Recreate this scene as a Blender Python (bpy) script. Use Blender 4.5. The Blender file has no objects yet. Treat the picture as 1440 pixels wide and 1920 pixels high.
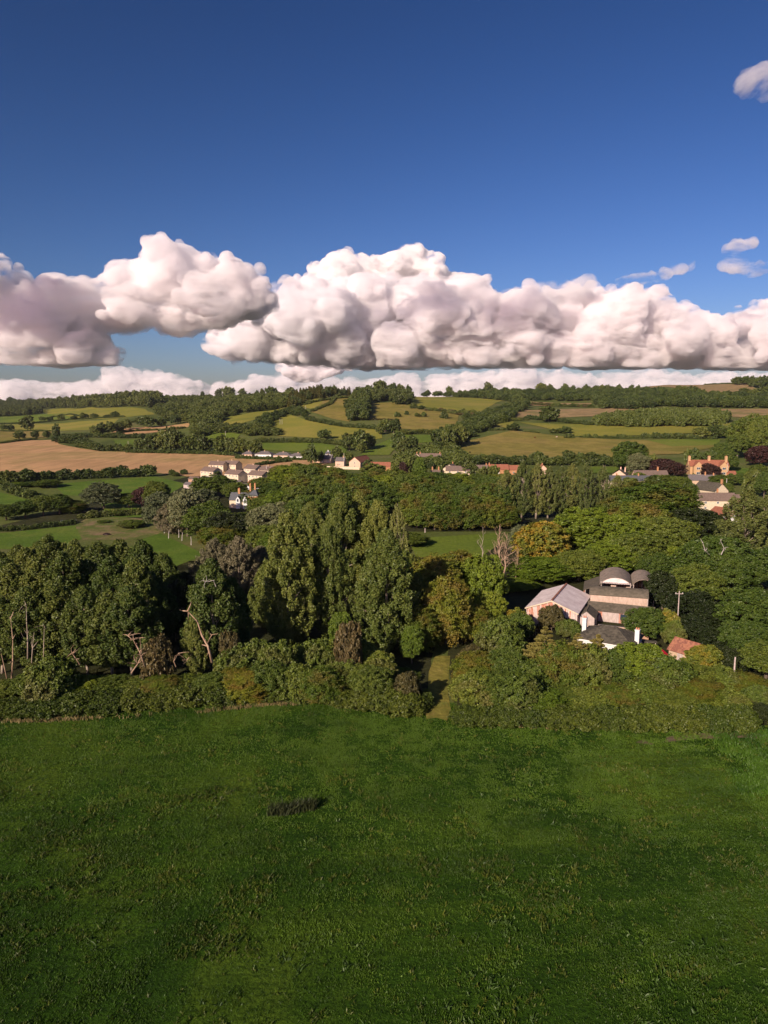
import bpy, bmesh, math, random
import numpy as np
from mathutils import Vector, Matrix
random.seed(7); RS = np.random.RandomState(11)
sc = bpy.context.scene; COL = sc.collection
R = math.radians
# ------------------------------------------------------------------ camera
F = 1331.0; TH = math.atan(190 / F); C_, S_ = math.cos(TH), math.sin(TH); EYE = 50.0
cam_d = bpy.data.cameras.new('camera'); cam = bpy.data.objects.new('camera', cam_d); COL.objects.link(cam)
cam.location = (0, 0, EYE); cam.rotation_euler = (math.pi / 2 - TH, 0, 0)
cam_d.sensor_fit = 'VERTICAL'; cam_d.sensor_height = 24.0; cam_d.lens = 24.0 * F / 1920.0
cam_d.clip_start = 0.5; cam_d.clip_end = 200000
sc.camera = cam
# ------------------------------------------------------------------ sky, sun, exposure
SUN = Vector((-0.54, -0.84, 0)).normalized() * math.cos(R(24)); SUN.z = math.sin(R(24))
w = bpy.data.worlds.new('World'); sc.world = w; w.use_nodes = True
wn = w.node_tree.nodes; wn.clear()
sky = wn.new('ShaderNodeTexSky'); sky.sky_type = 'NISHITA'; sky.sun_disc = False
sky.sun_elevation = R(24); sky.sun_rotation = math.atan2(SUN.x, SUN.y)
sky.altitude = 100; sky.air_density = 1.0; sky.dust_density = 1.0; sky.ozone_density = 2.8
bg = wn.new('ShaderNodeBackground'); bg.inputs[1].default_value = 0.09
sp = wn.new('ShaderNodeSeparateColor'); cb = wn.new('ShaderNodeCombineColor'); lk = w.node_tree.links
lk.new(sky.outputs[0], sp.inputs[0])
for ch, pw, ml in ((0, 1.85, .150), (1, 1.60, .192), (2, 1.62, .236)):   # deepen the blue overhead as the photograph's exposure does
    p_ = wn.new('ShaderNodeMath'); p_.operation = 'POWER'; p_.inputs[1].default_value = pw; q_ = wn.new('ShaderNodeMath'); q_.operation = 'MULTIPLY'; q_.inputs[1].default_value = ml
    lk.new(sp.outputs[ch], p_.inputs[0]); lk.new(p_.outputs[0], q_.inputs[0]); lk.new(q_.outputs[0], cb.inputs[ch])
wo = wn.new('ShaderNodeOutputWorld')
lk.new(cb.outputs[0], bg.inputs[0]); w.node_tree.links.new(bg.outputs[0], wo.inputs[0])
sd = bpy.data.lights.new('sun', 'SUN'); sd.energy = 5.0; sd.angle = R(0.5); sd.color = (1.0, 0.82, 0.67)
so = bpy.data.objects.new('sun', sd); COL.objects.link(so); so.rotation_euler = SUN.to_track_quat('Z', 'Y').to_euler()
vs = sc.view_settings; sc.display_settings.display_device = 'sRGB'
vs.view_transform = 'Standard'; vs.look = 'None'; vs.exposure = 0.45; vs.gamma = 1.0; vs.use_curve_mapping = False
cy = sc.cycles; cy.max_bounces = 14; cy.diffuse_bounces = 2; cy.glossy_bounces = 2; cy.transmission_bounces = 2
cy.transparent_max_bounces = 8; cy.volume_bounces = 11; cy.use_denoising = True; cy.use_adaptive_sampling = True; cy.adaptive_threshold = 0.02
cy.sample_clamp_indirect = 4.0
# ------------------------------------------------------------------ terrain function
UC = np.array([-1.2, -0.54, -0.315, -0.165, -0.09, 0.0, 0.21, 0.436, 0.60, 1.5])
YR = np.array([-3000, 120, 260, 360, 450, 560, 700, 850, 1000, 1150, 1300, 1600, 2000, 2600, 4000, 9000, 60000.])
ZT = np.array([
 [0, 0, 0, 2, 6, 9, 13, 15, 19, 21, 25, 33, 44, 66, 96, 30, -400],
 [0, 0, 0, 2, 6, 9, 12.5, 14.5, 18, 21, 25, 33, 44, 66, 96, 30, -400],
 [0, 0, 0, 2, 6, 8, 12, 18, 27, 38, 48, 62, 78, 88, 70, 20, -400],
 [0, 0, 0, 2, 6, 8, 13, 27, 40, 53, 63, 76, 82, 84, 60, 20, -400],
 [0, 0, 0, 2, 6, 8, 14, 30, 49, 68, 80, 77, 80, 82, 60, 20, -400],
 [0, 0, 0, 2, 5, 8, 15, 33, 49, 63, 70, 78, 84, 84, 60, 20, -400],
 [0, 0, 0, 2, 4, 7, 16, 32, 45, 55, 65, 84, 92, 88, 60, 20, -400],
 [0, 0, 0, 3, 8, 14, 25, 36, 49, 64, 79, 106, 112, 100, 60, 20, -400],
 [0, 0, 0, 4, 9, 16, 27, 38, 51, 66, 82, 109, 114, 100, 60, 20, -400],
 [0, 0, 0, 4, 9, 16, 27, 38, 51, 66, 82, 109, 114, 100, 60, 20, -400.]])
def _pchip(x, xs, ys):
    """Catmull-Rom style cubic in x; ys rows x n"""
    i = np.clip(np.searchsorted(xs, x) - 1, 0, len(xs) - 2)
    return i
def lattice(seed, n=64):
    r = np.random.RandomState(seed); return r.rand(n, n)
_L = [lattice(s) for s in (1, 2, 3)]
def vnoise(x, y, k=0):
    L = _L[k]; n = L.shape[0]
    xi = np.floor(x).astype(int); yi = np.floor(y).astype(int); fx = x - xi; fy = y - yi
    fx = fx * fx * (3 - 2 * fx); fy = fy * fy * (3 - 2 * fy)
    a = L[xi % n, yi % n]; b = L[(xi + 1) % n, yi % n]; c = L[xi % n, (yi + 1) % n]; d = L[(xi + 1) % n, (yi + 1) % n]
    return a + (b - a) * fx + (c - a) * fy + (a - b - c + d) * fx * fy - 0.5
def hgt(X, Y):
    X = np.asarray(X, float); Y = np.asarray(Y, float)
    u = np.clip(X / np.maximum(Y, 60), -1.19, 1.49); yy = np.clip(Y, -2999, 59999)
    j = np.clip(np.searchsorted(YR, yy) - 1, 0, len(YR) - 2)
    t = (yy - YR[j]) / (YR[j + 1] - YR[j])
    jm, j1, j2 = np.maximum(j - 1, 0), j + 1, np.minimum(j + 2, len(YR) - 1)
    i = np.clip(np.searchsorted(UC, u) - 1, 0, len(UC) - 2); s = (u - UC[i]) / (UC[i + 1] - UC[i]); s = s * s * (3 - 2 * s)
    def row(c):
        p0, p1, p2, p3 = ZT[c, jm], ZT[c, j], ZT[c, j1], ZT[c, j2]
        h = YR[j1] - YR[j]
        m1 = np.where(jm == j, 0, (p2 - p0) / np.maximum(YR[j1] - YR[jm], 1)) * h
        m2 = np.where(j2 == j1, 0, (p3 - p1) / np.maximum(YR[j2] - YR[j], 1)) * h
        return (2 * t**3 - 3 * t**2 + 1) * p1 + (t**3 - 2 * t**2 + t) * m1 + (-2 * t**3 + 3 * t**2) * p2 + (t**3 - t**2) * m2
    z = row(i) * (1 - s) + row(i + 1) * s
    a = np.clip((Y - 500) / 900, 0, 1)
    z = z + a * (9 * vnoise(X / 170 + 9, Y / 230 + 3, 0) + 4 * vnoise(X / 70, Y / 90, 1))
    z = z + np.clip((Y - 2500) / 2000, 0, 1) * 26 * vnoise(X / 700 + 5, Y / 900, 2)
    return z
def hz(x, y): return float(hgt(np.array([x]), np.array([y]))[0])
def ray(px, py):
    t = (py - 960) / F; return (px - 720) / F, t
def XY(px, Y, z):
    c = Y * C_ + (EYE - z) * S_; return (px - 720) / F * c
def PZ(px, py, z):
    u, t = ray(px, py); H = EYE - z; Y = H * (C_ - t * S_) / (S_ + t * C_); return (XY(px, Y, z), Y)
_ys = np.geomspace(55, 9000, 1400)
def G(px, py, ymin=0):
    """the point of the ground seen through pixel px, py of the photograph"""
    u, t = ray(px, py); H = _ys * (S_ + t * C_) / (C_ - t * S_); z = EYE - H
    X = u * (_ys * C_ + H * S_); g = hgt(X, _ys); m = np.where((z <= g) & (_ys > ymin))[0]
    k = m[0] if len(m) else int(np.argmin(np.abs(z - g)))
    if k > 0 and len(m):
        a, b = z[k-1] - g[k-1], z[k] - g[k]; f = a / (a - b) if a > 0 > b or a != b else 0; f = min(max(f, 0), 1)
        Y = _ys[k-1] + (_ys[k] - _ys[k-1]) * f
    else: Y = _ys[k]
    z = EYE - Y * (S_ + t * C_) / (C_ - t * S_); x = XY(px, Y, z)
    return (x, Y, hz(x, Y))
def ZAT(py, Y):
    t = (py - 960) / F; return EYE - Y * (S_ + t * C_) / (C_ - t * S_)
def pxw(w, Y, z=0): return w * (Y * C_ + (EYE - z) * S_) / F
# ------------------------------------------------------------------ materials
M = {}
def mat(name, col=None, rough=0.85, spec=0.2, metal=0.0):
    m = bpy.data.materials.new(name); m.use_nodes = True; nt = m.node_tree; b = nt.nodes['Principled BSDF']
    b.inputs['Roughness'].default_value = rough; b.inputs['Specular IOR Level'].default_value = spec; b.inputs['Metallic'].default_value = metal
    if col: b.inputs['Base Color'].default_value = (*col, 1)
    M[name] = m; return m, nt, b
def N(nt, typ, **kw):
    n = nt.nodes.new(typ)
    for k, v in kw.items():
        if k in n.inputs: n.inputs[k].default_value = v
        else: setattr(n, k, v)
    return n
def ramp(nt, src, stops, interp='LINEAR'):
    r = nt.nodes.new('ShaderNodeValToRGB'); r.color_ramp.interpolation = interp; e = r.color_ramp.elements
    while len(e) < len(stops): e.new(0.5)
    for k, (p, c) in enumerate(stops):
        e[k].position = p; e[k].color = (*c, 1) if len(c) == 3 else c
    nt.links.new(src, r.inputs[0]); return r.outputs[0]
def coords(nt, scale=(1, 1, 1), rot=0.0, kind='Object'):
    t = nt.nodes.new('ShaderNodeTexCoord'); mp = nt.nodes.new('ShaderNodeMapping'); mp.inputs['Scale'].default_value = scale; mp.inputs['Rotation'].default_value = (0, 0, rot)
    if kind == 'World':
        g = nt.nodes.new('ShaderNodeNewGeometry'); nt.links.new(g.outputs['Position'], mp.inputs[0])
    else: nt.links.new(t.outputs[kind], mp.inputs[0])
    return mp.outputs[0]
def noise(nt, vec, scale, detail=4, rough=0.6, dist=0.0):
    n = N(nt, 'ShaderNodeTexNoise', Scale=scale, Detail=detail, Roughness=rough, Distortion=dist); nt.links.new(vec, n.inputs['Vector']); return n.outputs['Fac']
def mix(nt, a, b, f, mode='MIX'):
    m = nt.nodes.new('ShaderNodeMix'); m.data_type = 'RGBA'; m.blend_type = mode
    for s, v in ((m.inputs['Factor'], f), (m.inputs['A'], a), (m.inputs['B'], b)):
        if hasattr(v, 'is_linked') or isinstance(v, bpy.types.NodeSocket): nt.links.new(v, s)
        elif isinstance(v, (int, float)): s.default_value = v
        else: s.default_value = (*v, 1)
    return m.outputs['Result']
def bump(nt, b, h, strength, dist):
    n = N(nt, 'ShaderNodeBump', Strength=strength, Distance=dist); nt.links.new(h, n.inputs['Height']); nt.links.new(n.outputs[0], b.inputs['Normal'])
def leafmat(name, c1, c2, c3=None, patch=0.25, tr=0.16):
    g_ = WARM.get(name.split('_')[0], (1.42, 1.34, .76)); c1, c2 = [tuple(a_ * b_ for a_, b_ in zip(c_, g_)) for c_ in (c1, c2)]
    """leaf colour: per-leaf attribute v, patches over the crown, and a little per tree"""
    m = bpy.data.materials.new(name); m.use_nodes = True; nt = m.node_tree; nt.nodes.clear()
    at = nt.nodes.new('ShaderNodeAttribute'); at.attribute_name = 'v'
    oi = nt.nodes.new('ShaderNodeObjectInfo')
    cA = ramp(nt, at.outputs['Fac'], [(0.0, c1), (1.0, c2)])
    if c3:
        nz = noise(nt, coords(nt), patch, 2, 0.5); f = ramp(nt, nz, [(0.46, (0, 0, 0)), (0.62, (1, 1, 1))]); cA = mix(nt, cA, c3, f)
    h = nt.nodes.new('ShaderNodeHueSaturation')
    mh = N(nt, 'ShaderNodeMapRange'); mh.inputs[3].default_value = 0.48; mh.inputs[4].default_value = 0.515; nt.links.new(oi.outputs['Random'], mh.inputs[0])
    mv = N(nt, 'ShaderNodeMapRange'); mv.inputs[3].default_value = 1.22; mv.inputs[4].default_value = 0.80; nt.links.new(oi.outputs['Random'], mv.inputs[0])
    nt.links.new(mh.outputs[0], h.inputs['Hue']); nt.links.new(mv.outputs[0], h.inputs['Value']); nt.links.new(cA, h.inputs['Color'])
    d = nt.nodes.new('ShaderNodeBsdfDiffuse'); t = nt.nodes.new('ShaderNodeBsdfTranslucent'); mx = nt.nodes.new('ShaderNodeMixShader'); mx.inputs[0].default_value = tr
    gl = N(nt, 'ShaderNodeBsdfGlossy', Roughness=0.5); gl.inputs['Color'].default_value = (0.9, 0.95, 0.85, 1); mg = nt.nodes.new('ShaderNodeMixShader'); mg.inputs[0].default_value = 0.025
    o = nt.nodes.new('ShaderNodeOutputMaterial')
    for x in (d, t): nt.links.new(h.outputs[0], x.inputs['Color'])
    nt.links.new(d.outputs[0], mx.inputs[1]); nt.links.new(t.outputs[0], mx.inputs[2]); nt.links.new(mx.outputs[0], mg.inputs[1]); nt.links.new(gl.outputs[0], mg.inputs[2]); nt.links.new(mg.outputs[0], o.inputs[0])
    M[name] = m; return m
WARM = {'copper': (1, 1, 1), 'russet': (1, 1, 1), 'yellow': (.95, 1, 1), 'willow': (.9, .85, .8), 'far': (1.3, 1.27, .85), 'grass': (1, 1, 1), 'dock': (1, 1, 1), 'dry': (1, 1, 1), 'reed': (1, 1, 1), 'larch': (1.1, 1.05, 1), 'grey': (1.15, 1.1, .85)}
leafmat('poplar_leaf', (.052, .078, .022), (.112, .138, .046))
leafmat('poplar_dark', (.032, .056, .016), (.082, .108, .034))
leafmat('poplar_thin', (.060, .082, .034), (.112, .138, .060))
leafmat('oak_leaf', (.030, .056, .014), (.080, .115, .026))
leafmat('beech_leaf', (.032, .062, .012), (.085, .125, .022), (.13, .115, .020), 0.16)
leafmat('lime_leaf', (.050, .085, .012), (.115, .165, .024))
leafmat('shrub_leaf', (.034, .058, .014), (.095, .135, .030), (.10, .11, .024), 0.2)
leafmat('bramble_leaf', (.018, .034, .008), (.060, .088, .016))
leafmat('yew_leaf', (.008, .014, .006), (.020, .032, .012))  # near-black leaf colour standing in for foliage in deep shade
leafmat('willow_leaf', (.13, .13, .070), (.22, .21, .12))
leafmat('grey_leaf', (.065, .085, .046), (.13, .15, .085))
leafmat('larch_leaf', (.13, .13, .030), (.24, .21, .060))
leafmat('copper_leaf', (.028, .012, .012), (.075, .030, .024), None)
leafmat('russet_leaf', (.055, .050, .018), (.115, .095, .032), None)
leafmat('yellow_leaf', (.09, .12, .016), (.20, .19, .022), (.28, .19, .02), 0.35)
leafmat('far_leaf', (.040, .060, .018), (.085, .110, .030))
leafmat('far_dark', (.026, .044, .015), (.060, .080, .024))
leafmat('far_pine', (.055, .062, .020), (.115, .112, .036))
leafmat('grass_blade', (.018, .053, .004), (.082, .158, .012))
leafmat('dock_leaf', (.045, .085, .014), (.105, .165, .028))
leafmat('dry_grass', (.10, .10, .03), (.24, .20, .08))
leafmat('feather_leaf', (.050, .072, .012), (.115, .145, .024), (.15, .125, .018), 0.22)
leafmat('reed_leaf', (.012, .022, .008), (.055, .065, .022))
def barkmat(name, a, b, s=3.0):
    m, nt, bs = mat(name, a, 0.95, 0.1); nz = noise(nt, coords(nt, (1, 1, .25)), s, 4)
    nt.links.new(ramp(nt, nz, [(0.35, a), (0.65, b)]), bs.inputs['Base Color'])
barkmat('bark', (.07, .055, .04), (.16, .13, .10)); barkmat('pale_bark', (.21, .17, .125), (.38, .32, .25)); barkmat('dead_wood', (.22, .145, .09), (.40, .29, .20)); barkmat('white_bark', (.32, .30, .26), (.48, .45, .40))
def fieldmat(name, c, patch=.02, stripe=None, rot=0, amp=1.0, fine=0.7):
    m, nt, b = mat(name, c[0], 0.95, 0.08); v = coords(nt, kind='World')
    a = noise(nt, v, patch, 5, 0.62, 0.6); k = ramp(nt, a, [(0.34, c[0]), (0.50, c[1]), (0.66, c[2])])
    n2 = noise(nt, v, fine, 4, 0.7); k = mix(nt, k, ramp(nt, n2, [(0.3, (1 - .42 * amp,) * 3), (0.7, (1 + .0 * amp,) * 3)]), 1.0, 'MULTIPLY')
    if stripe:
        s = noise(nt, coords(nt, (stripe, stripe * .03, 1), rot, 'World'), 1.0, 3, 0.6); k = mix(nt, k, ramp(nt, s, [(0.38, (.72, .74, .70)), (0.6, (1.0, 1.0, 1.0))]), 0.85, 'MULTIPLY')
    nt.links.new(k, b.inputs['Base Color']); bump(nt, b, n2, 0.5, 0.5); return m
fieldmat('rough_grass', [(.075, .10, .024), (.12, .15, .035), (.17, .165, .06)], .012)
fieldmat('pasture', [(.19, .21, .036), (.26, .255, .042), (.32, .28, .06)], .012)
fieldmat('pasture_gold', [(.23, .21, .045), (.30, .25, .06), (.35, .26, .085)], .014, .08, R(80))
fieldmat('pasture_green', [(.105, .165, .022), (.15, .21, .026), (.19, .225, .036)], .012)
fieldmat('stubble', [(.48, .29, .14), (.58, .35, .17), (.40, .29, .115)], .010, .13, R(84), .5)
fieldmat('tan_grass', [(.30, .22, .10), (.42, .29, .14), (.24, .21, .075)], .02, .1, R(80))
fieldmat('lawn', [(.085, .15, .018), (.11, .185, .022), (.15, .20, .032)], .05)
fieldmat('allotment_ground', [(.10, .15, .028), (.16, .17, .05), (.28, .20, .11)], .12)
fieldmat('mown_path', [(.20, .20, .040), (.27, .24, .05), (.34, .27, .075)], .12, .6, R(0))
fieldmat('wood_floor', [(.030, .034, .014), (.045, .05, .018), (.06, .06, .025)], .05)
fieldmat('far_country', [(.05, .065, .055), (.075, .09, .06), (.10, .10, .07)], .0012)
fieldmat('mud', [(.12, .09, .05), (.17, .13, .08), (.10, .11, .035)], .4)
fieldmat('tarmac', [(.05, .05, .05), (.06, .06, .058), (.07, .07, .065)], .4)
# near meadow
m, nt, b = mat('meadow', (.05, .1, .01), 0.95, 0.08); v = coords(nt, kind='World')
k = ramp(nt, noise(nt, v, .035, 5, .6, .8), [(0.36, (.021, .058, .004)), (0.50, (.036, .088, .006)), (0.66, (.084, .142, .012))])
s_ = noise(nt, coords(nt, (.05, .9, 1), R(-9), 'World'), 1.0, 4, .65, .5); k = mix(nt, k, ramp(nt, s_, [(0.36, (.62, .66, .6)), (0.62, (1.1, 1.05, 1.05))]), .75, 'MULTIPLY')
n2 = noise(nt, v, 2.2, 5, .75); k = mix(nt, k, ramp(nt, n2, [(0.36, (.42, .45, .4)), (0.60, (1.15, 1.12, 1.05))]), 1.0, 'MULTIPLY')
nt.links.new(k, b.inputs['Base Color']); bump(nt, b, n2, 1.0, 0.35)
# ------------------------------------------------------------------ object helpers
def tag(o, label=None, cat=None, group=None, kind=None):
    if label: o['label'] = label
    if cat: o['category'] = cat
    if group: o['group'] = group
    if kind: o['kind'] = kind
    return o
def link(o, parent=None):
    COL.objects.link(o)
    if parent: o.parent = parent
    return o
def empty(name, loc, rz=0, sc_=(1, 1, 1)):
    o = bpy.data.objects.new(name, None); link(o); o.location = loc; o.rotation_euler = (0, 0, rz); o.scale = sc_; o.empty_display_size = .1; return o
def npmesh(name, V, Fc, mats, att=None, smooth=False, mi=None):
    me = bpy.data.meshes.new(name); V = np.asarray(V, np.float32); Fc = np.asarray(Fc, np.int32); k = Fc.shape[1]
    me.vertices.add(len(V)); me.vertices.foreach_set('co', V.ravel()); me.loops.add(Fc.size); me.loops.foreach_set('vertex_index', Fc.ravel())
    me.polygons.add(len(Fc)); me.polygons.foreach_set('loop_start', np.arange(0, Fc.size, k, dtype=np.int32))
    if mi is not None: me.polygons.foreach_set('material_index', np.asarray(mi, np.int32))
    me.polygons.foreach_set('use_smooth', np.full(len(Fc), smooth))
    for m_ in (mats if isinstance(mats, (list, tuple)) else [mats]): me.materials.append(M[m_])
    if att is not None:
        a = me.attributes.new('v', 'FLOAT', 'FACE'); a.data.foreach_set('value', np.asarray(att, np.float32))
    me.update(calc_edges=True); return me
class MB:
    """collects boxes, prisms and tubes into one mesh"""
    def __init__(s): s.v = []; s.f = []; s.m = []
    def add(s, vs_, fs, mi=0):
        o = len(s.v); s.v += [tuple(p) for p in vs_]; s.f += [tuple(i + o for i in f) for f in fs]; s.m += [mi] * len(fs); return s
    def box(s, x0, x1, y0, y1, z0, z1, mi=0, rot=None, about=None):
        P = [(x, y, z) for z in (z0, z1) for x, y in ((x0, y0), (x1, y0), (x1, y1), (x0, y1))]
        if rot: P = [about_rot(p, rot, about or ((x0+x1)/2, (y0+y1)/2)) for p in P]
        return s.add(P, [(0, 3, 2, 1), (4, 5, 6, 7), (0, 1, 5, 4), (1, 2, 6, 5), (2, 3, 7, 6), (3, 0, 4, 7)], mi)
    def slab(s, pts, th, mi=0):
        """a flat polygon given thickness th along its normal (downwards)"""
        P = [Vector(p) for p in pts]; n = (P[1] - P[0]).cross(P[2] - P[0]).normalized() * th; k = len(P)
        return s.add(P + [p - n for p in P], [tuple(range(k)), tuple(range(2*k-1, k-1, -1))] + [(i, i + k, (i+1) % k + k, (i+1) % k) for i in range(k)], mi)
    def tube(s, pts, rad, n=6, mi=0, cap=True):
        P = [Vector(p) for p in pts]; rs = rad if isinstance(rad, (list, tuple)) else [rad] * len(P); vs_ = []
        for i, p in enumerate(P):
            d = (P[min(i+1, len(P)-1)] - P[max(i-1, 0)]).normalized(); a = d.orthogonal().normalized() if abs(d.z) < .95 else Vector((1, 0, 0)); a = (a - d * a.dot(d)).normalized(); b_ = d.cross(a)
            vs_ += [p + (a * math.cos(2*math.pi*j/n) + b_ * math.sin(2*math.pi*j/n)) * rs[i] for j in range(n)]
        fs = [(i*n+j, i*n+(j+1) % n, (i+1)*n+(j+1) % n, (i+1)*n+j) for i in range(len(P)-1) for j in range(n)]
        if cap: fs += [tuple(range(n-1, -1, -1)), tuple((len(P)-1)*n + j for j in range(n))]
        return s.add(vs_, fs, mi)
    def mesh(s, name, mats, smooth=False):
        me = bpy.data.meshes.new(name); me.from_pydata(s.v, [], s.f)
        for m_ in (mats if isinstance(mats, (list, tuple)) else [mats]): me.materials.append(M[m_])
        me.polygons.foreach_set('material_index', s.m); me.polygons.foreach_set('use_smooth', [smooth] * len(s.f)); me.update(); return me
    def build(s, name, mats, parent=None, smooth=False): return link(bpy.data.objects.new(name, s.mesh(name, mats, smooth)), parent)
def about_rot(p, a, c):
    x, y = p[0]-c[0], p[1]-c[1]; return (c[0]+x*math.cos(a)-y*math.sin(a), c[1]+x*math.sin(a)+y*math.cos(a), p[2])
ORD = ['leftmost', 'second from the left', 'third from the left', 'fourth from the left', 'fifth from the left', 'sixth from the left', 'seventh from the left', 'eighth from the left', 'ninth from the left', 'tenth from the left', 'eleventh from the left', 'twelfth from the left', 'thirteenth from the left', 'fourteenth from the left', 'fifteenth from the left', 'sixteenth from the left']
def ordl(base, i, n):
    if n == 1: return base
    if i == n - 1: return base + ', rightmost'
    return base + ', ' + ORD[min(i, 15)]
# ------------------------------------------------------------------ the ground, one sheet to the horizon
ys = np.concatenate([np.linspace(-2500, -200, 12), np.linspace(-120, 50, 8), np.geomspace(60, 3000, 330), np.geomspace(3100, 60000, 70)])
us = np.concatenate([np.linspace(-6, -1.25, 14), np.linspace(-1.2, -.7, 20), np.linspace(-.68, .68, 330), np.linspace(.7, 1.5, 26), np.linspace(1.7, 6, 14)])
YY, UU = np.meshgrid(ys, us, indexing='ij'); XX = UU * np.maximum(np.abs(YY), 250) * np.where(np.abs(YY) < 250, 1, 1)
ZZ = hgt(XX, YY) + np.where((YY > 20) & (YY < 118), .10 * vnoise(XX / 2.2, YY / 2.2, 1) + .25 * vnoise(XX / 9, YY / 9, 2), 0)
nY, nU = YY.shape; idx = np.arange(nY * nU).reshape(nY, nU)
FQ = np.stack([idx[:-1, :-1], idx[:-1, 1:], idx[1:, 1:], idx[1:, :-1]], -1).reshape(-1, 4)
ycent = (YY[:-1, :-1] + YY[1:, 1:]).reshape(-1) / 2
me = npmesh('ground', np.stack([XX, YY, ZZ], -1).reshape(-1, 3), FQ, ['rough_grass', 'meadow', 'far_country'], None, True, np.where(ycent < 117, 1, np.where(ycent > 2600, 2, 0)))
tag(link(bpy.data.objects.new('ground', me)), kind='structure')
def sheet(name, pts, material, off, step, world=False, kind='structure'):
    """a field: an outline laid over the relief of the ground, cut into strips so that it follows it"""
    P = [p if world else G(*p)[:2] for p in pts]
    bm = bmesh.new(); bm.faces.new([bm.verts.new((x, y, 0)) for x, y in P])
    bmesh.ops.triangulate(bm, faces=bm.faces[:])
    xs = [p[0] for p in P]; yv = [p[1] for p in P]
    y = min(yv)
    cuts = []
    y = min(yv)
    while y < max(yv): cuts.append(((0, y, 0), (0, 1, 0))); y += step * max(1, y / 600)
    x = min(xs)
    sx = max(step, (max(xs) - min(xs)) / 70)
    while x < max(xs): cuts.append(((x, 0, 0), (1, 0, 0))); x += sx
    for co, no in cuts:
        bmesh.ops.bisect_plane(bm, geom=bm.verts[:] + bm.edges[:] + bm.faces[:], plane_co=co, plane_no=no)
    co = np.array([v_.co[:] for v_ in bm.verts]); z = hgt(co[:, 0], co[:, 1]) + off
    for v_, q in zip(bm.verts, z): v_.co.z = q
    if sum(f.normal.z for f in bm.faces) < 0: bmesh.ops.reverse_faces(bm, faces=bm.faces[:])
    me = bpy.data.meshes.new(name); bm.to_mesh(me); bm.free(); me.materials.append(M[material]); me.polygons.foreach_set('use_smooth', [True] * len(me.polygons))
    return tag(link(bpy.data.objects.new(name, me)), kind=kind)
FIELDS = [
 ('pasture_green', [(0,779),(75,777),(110,777),(143,787),(60,792),(0,793)]),
 ('pasture', [(76,768),(120,766),(273,767),(290,777),(235,783),(150,786),(90,777)]),
 ('pasture', [(0,797),(150,790),(223,785),(213,795),(175,806),(120,808),(0,806)]),
 ('pasture_gold', [(0,809),(100,809),(88,822),(40,825),(0,829)]),
 ('stubble', [(0,831),(60,826),(105,825),(110,833),(150,841),(190,847),(300,848),(430,851),(470,858),(560,860),(625,866),(585,878),(540,884),(440,893),(350,894),(285,886),(60,888),(0,886)]),
 ('stubble', [(195,814),(240,803),(358,793),(353,801),(273,813),(233,818)]),
 ('pasture_green', [(213,825),(273,824),(265,838),(220,838)]),
 ('pasture_green', [(365,812),(410,809),(450,815),(440,828),(405,838),(390,826)]),
 ('pasture', [(405,800),(430,782),(480,773),(535,764),(505,781),(440,798)]),
 ('pasture', [(440,803),(500,788),(480,800),(455,808)]),
 ('pasture', [(565,762),(590,748),(640,742),(610,758),(585,768)]),
 ('pasture_gold', [(583,773),(662,742),(655,791),(622,785)]),
 ('pasture', [(488,793),(540,778),(580,790),(650,802),(713,805),(717,822),(690,827),(620,824),(520,818)]),
 ('pasture_green', [(482,831),(580,827),(652,840),(647,851),(580,849),(482,843)]),
 ('pasture_gold', [(693,756),(737,755),(790,765),(860,779),(857,800),(800,808),(747,804),(745,787),(693,786)]),
 ('pasture', [(765,741),(840,745),(942,751),(900,774),(863,772),(800,764),(765,760)]),
 ('pasture_green', [(685,842),(733,823),(760,816),(817,816),(815,829),(770,832),(737,845),(730,854),(677,854)]),
 ('pasture', [(921,797),(960,778),(965,800),(950,803)]),
 ('pasture_gold', [(860,831),(960,808),(1010,813),(1073,820),(1213,826),(1350,826),(1347,838),(1273,852),(1153,858),(960,858),(872,852)]),
 ('pasture', [(973,792),(1193,797),(1377,793),(1373,801),(1300,813),(1200,817),(1077,818),(1020,802)]),
 ('tan_grass', [(925,794),(960,769),(1147,765),(1220,756),(1205,768),(1147,781),(960,783)]),
 ('tan_grass', [(985,753),(1110,756),(1105,761),(985,760)]),
 ('tan_grass', [(1345,767),(1440,767),(1500,770),(1500,788),(1440,786),(1360,781)]),
 ('tan_grass', [(1200,727),(1250,722),(1390,719),(1420,730),(1365,737),(1320,738)]),
 ('pasture_green', [(1213,826),(1352,825),(1345,835),(1260,838)]),
 ('lawn', [(1360,876),(1410,880),(1420,905),(1370,898)]),
 ('pasture_green', [(1110,876),(1165,877),(1150,888),(1100,888)]),
 ('lawn', [(100,908),(290,893),(350,908),(320,925),(220,935),(120,928)]),
 ('lawn', [(-60,920),(0,923),(67,940),(30,955),(-60,955)]),
 ('lawn', [(-60,1005),(0,1000),(140,985),(155,1010),(100,1030),(-60,1030)]),
 ('lawn', [(262,1010),(300,1000),(385,1040),(330,1062),(270,1050)]),
 ('allotment_ground', [(140,985),(175,965),(290,975),(320,990),(300,1000),(262,1012),(155,1012)]),
 ('pasture_green', [(765,1010),(930,1000),(950,1012),(900,1045),(780,1045)]),
 ('lawn', [(190,945),(260,940),(275,970),(200,970)]),
]
for i, (m_, pts) in enumerate(FIELDS): sheet('field', pts, m_, .25 + .012 * i if min(p[1] for p in pts) < 880 else .05 + .004 * (i - 24), 8)
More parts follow.
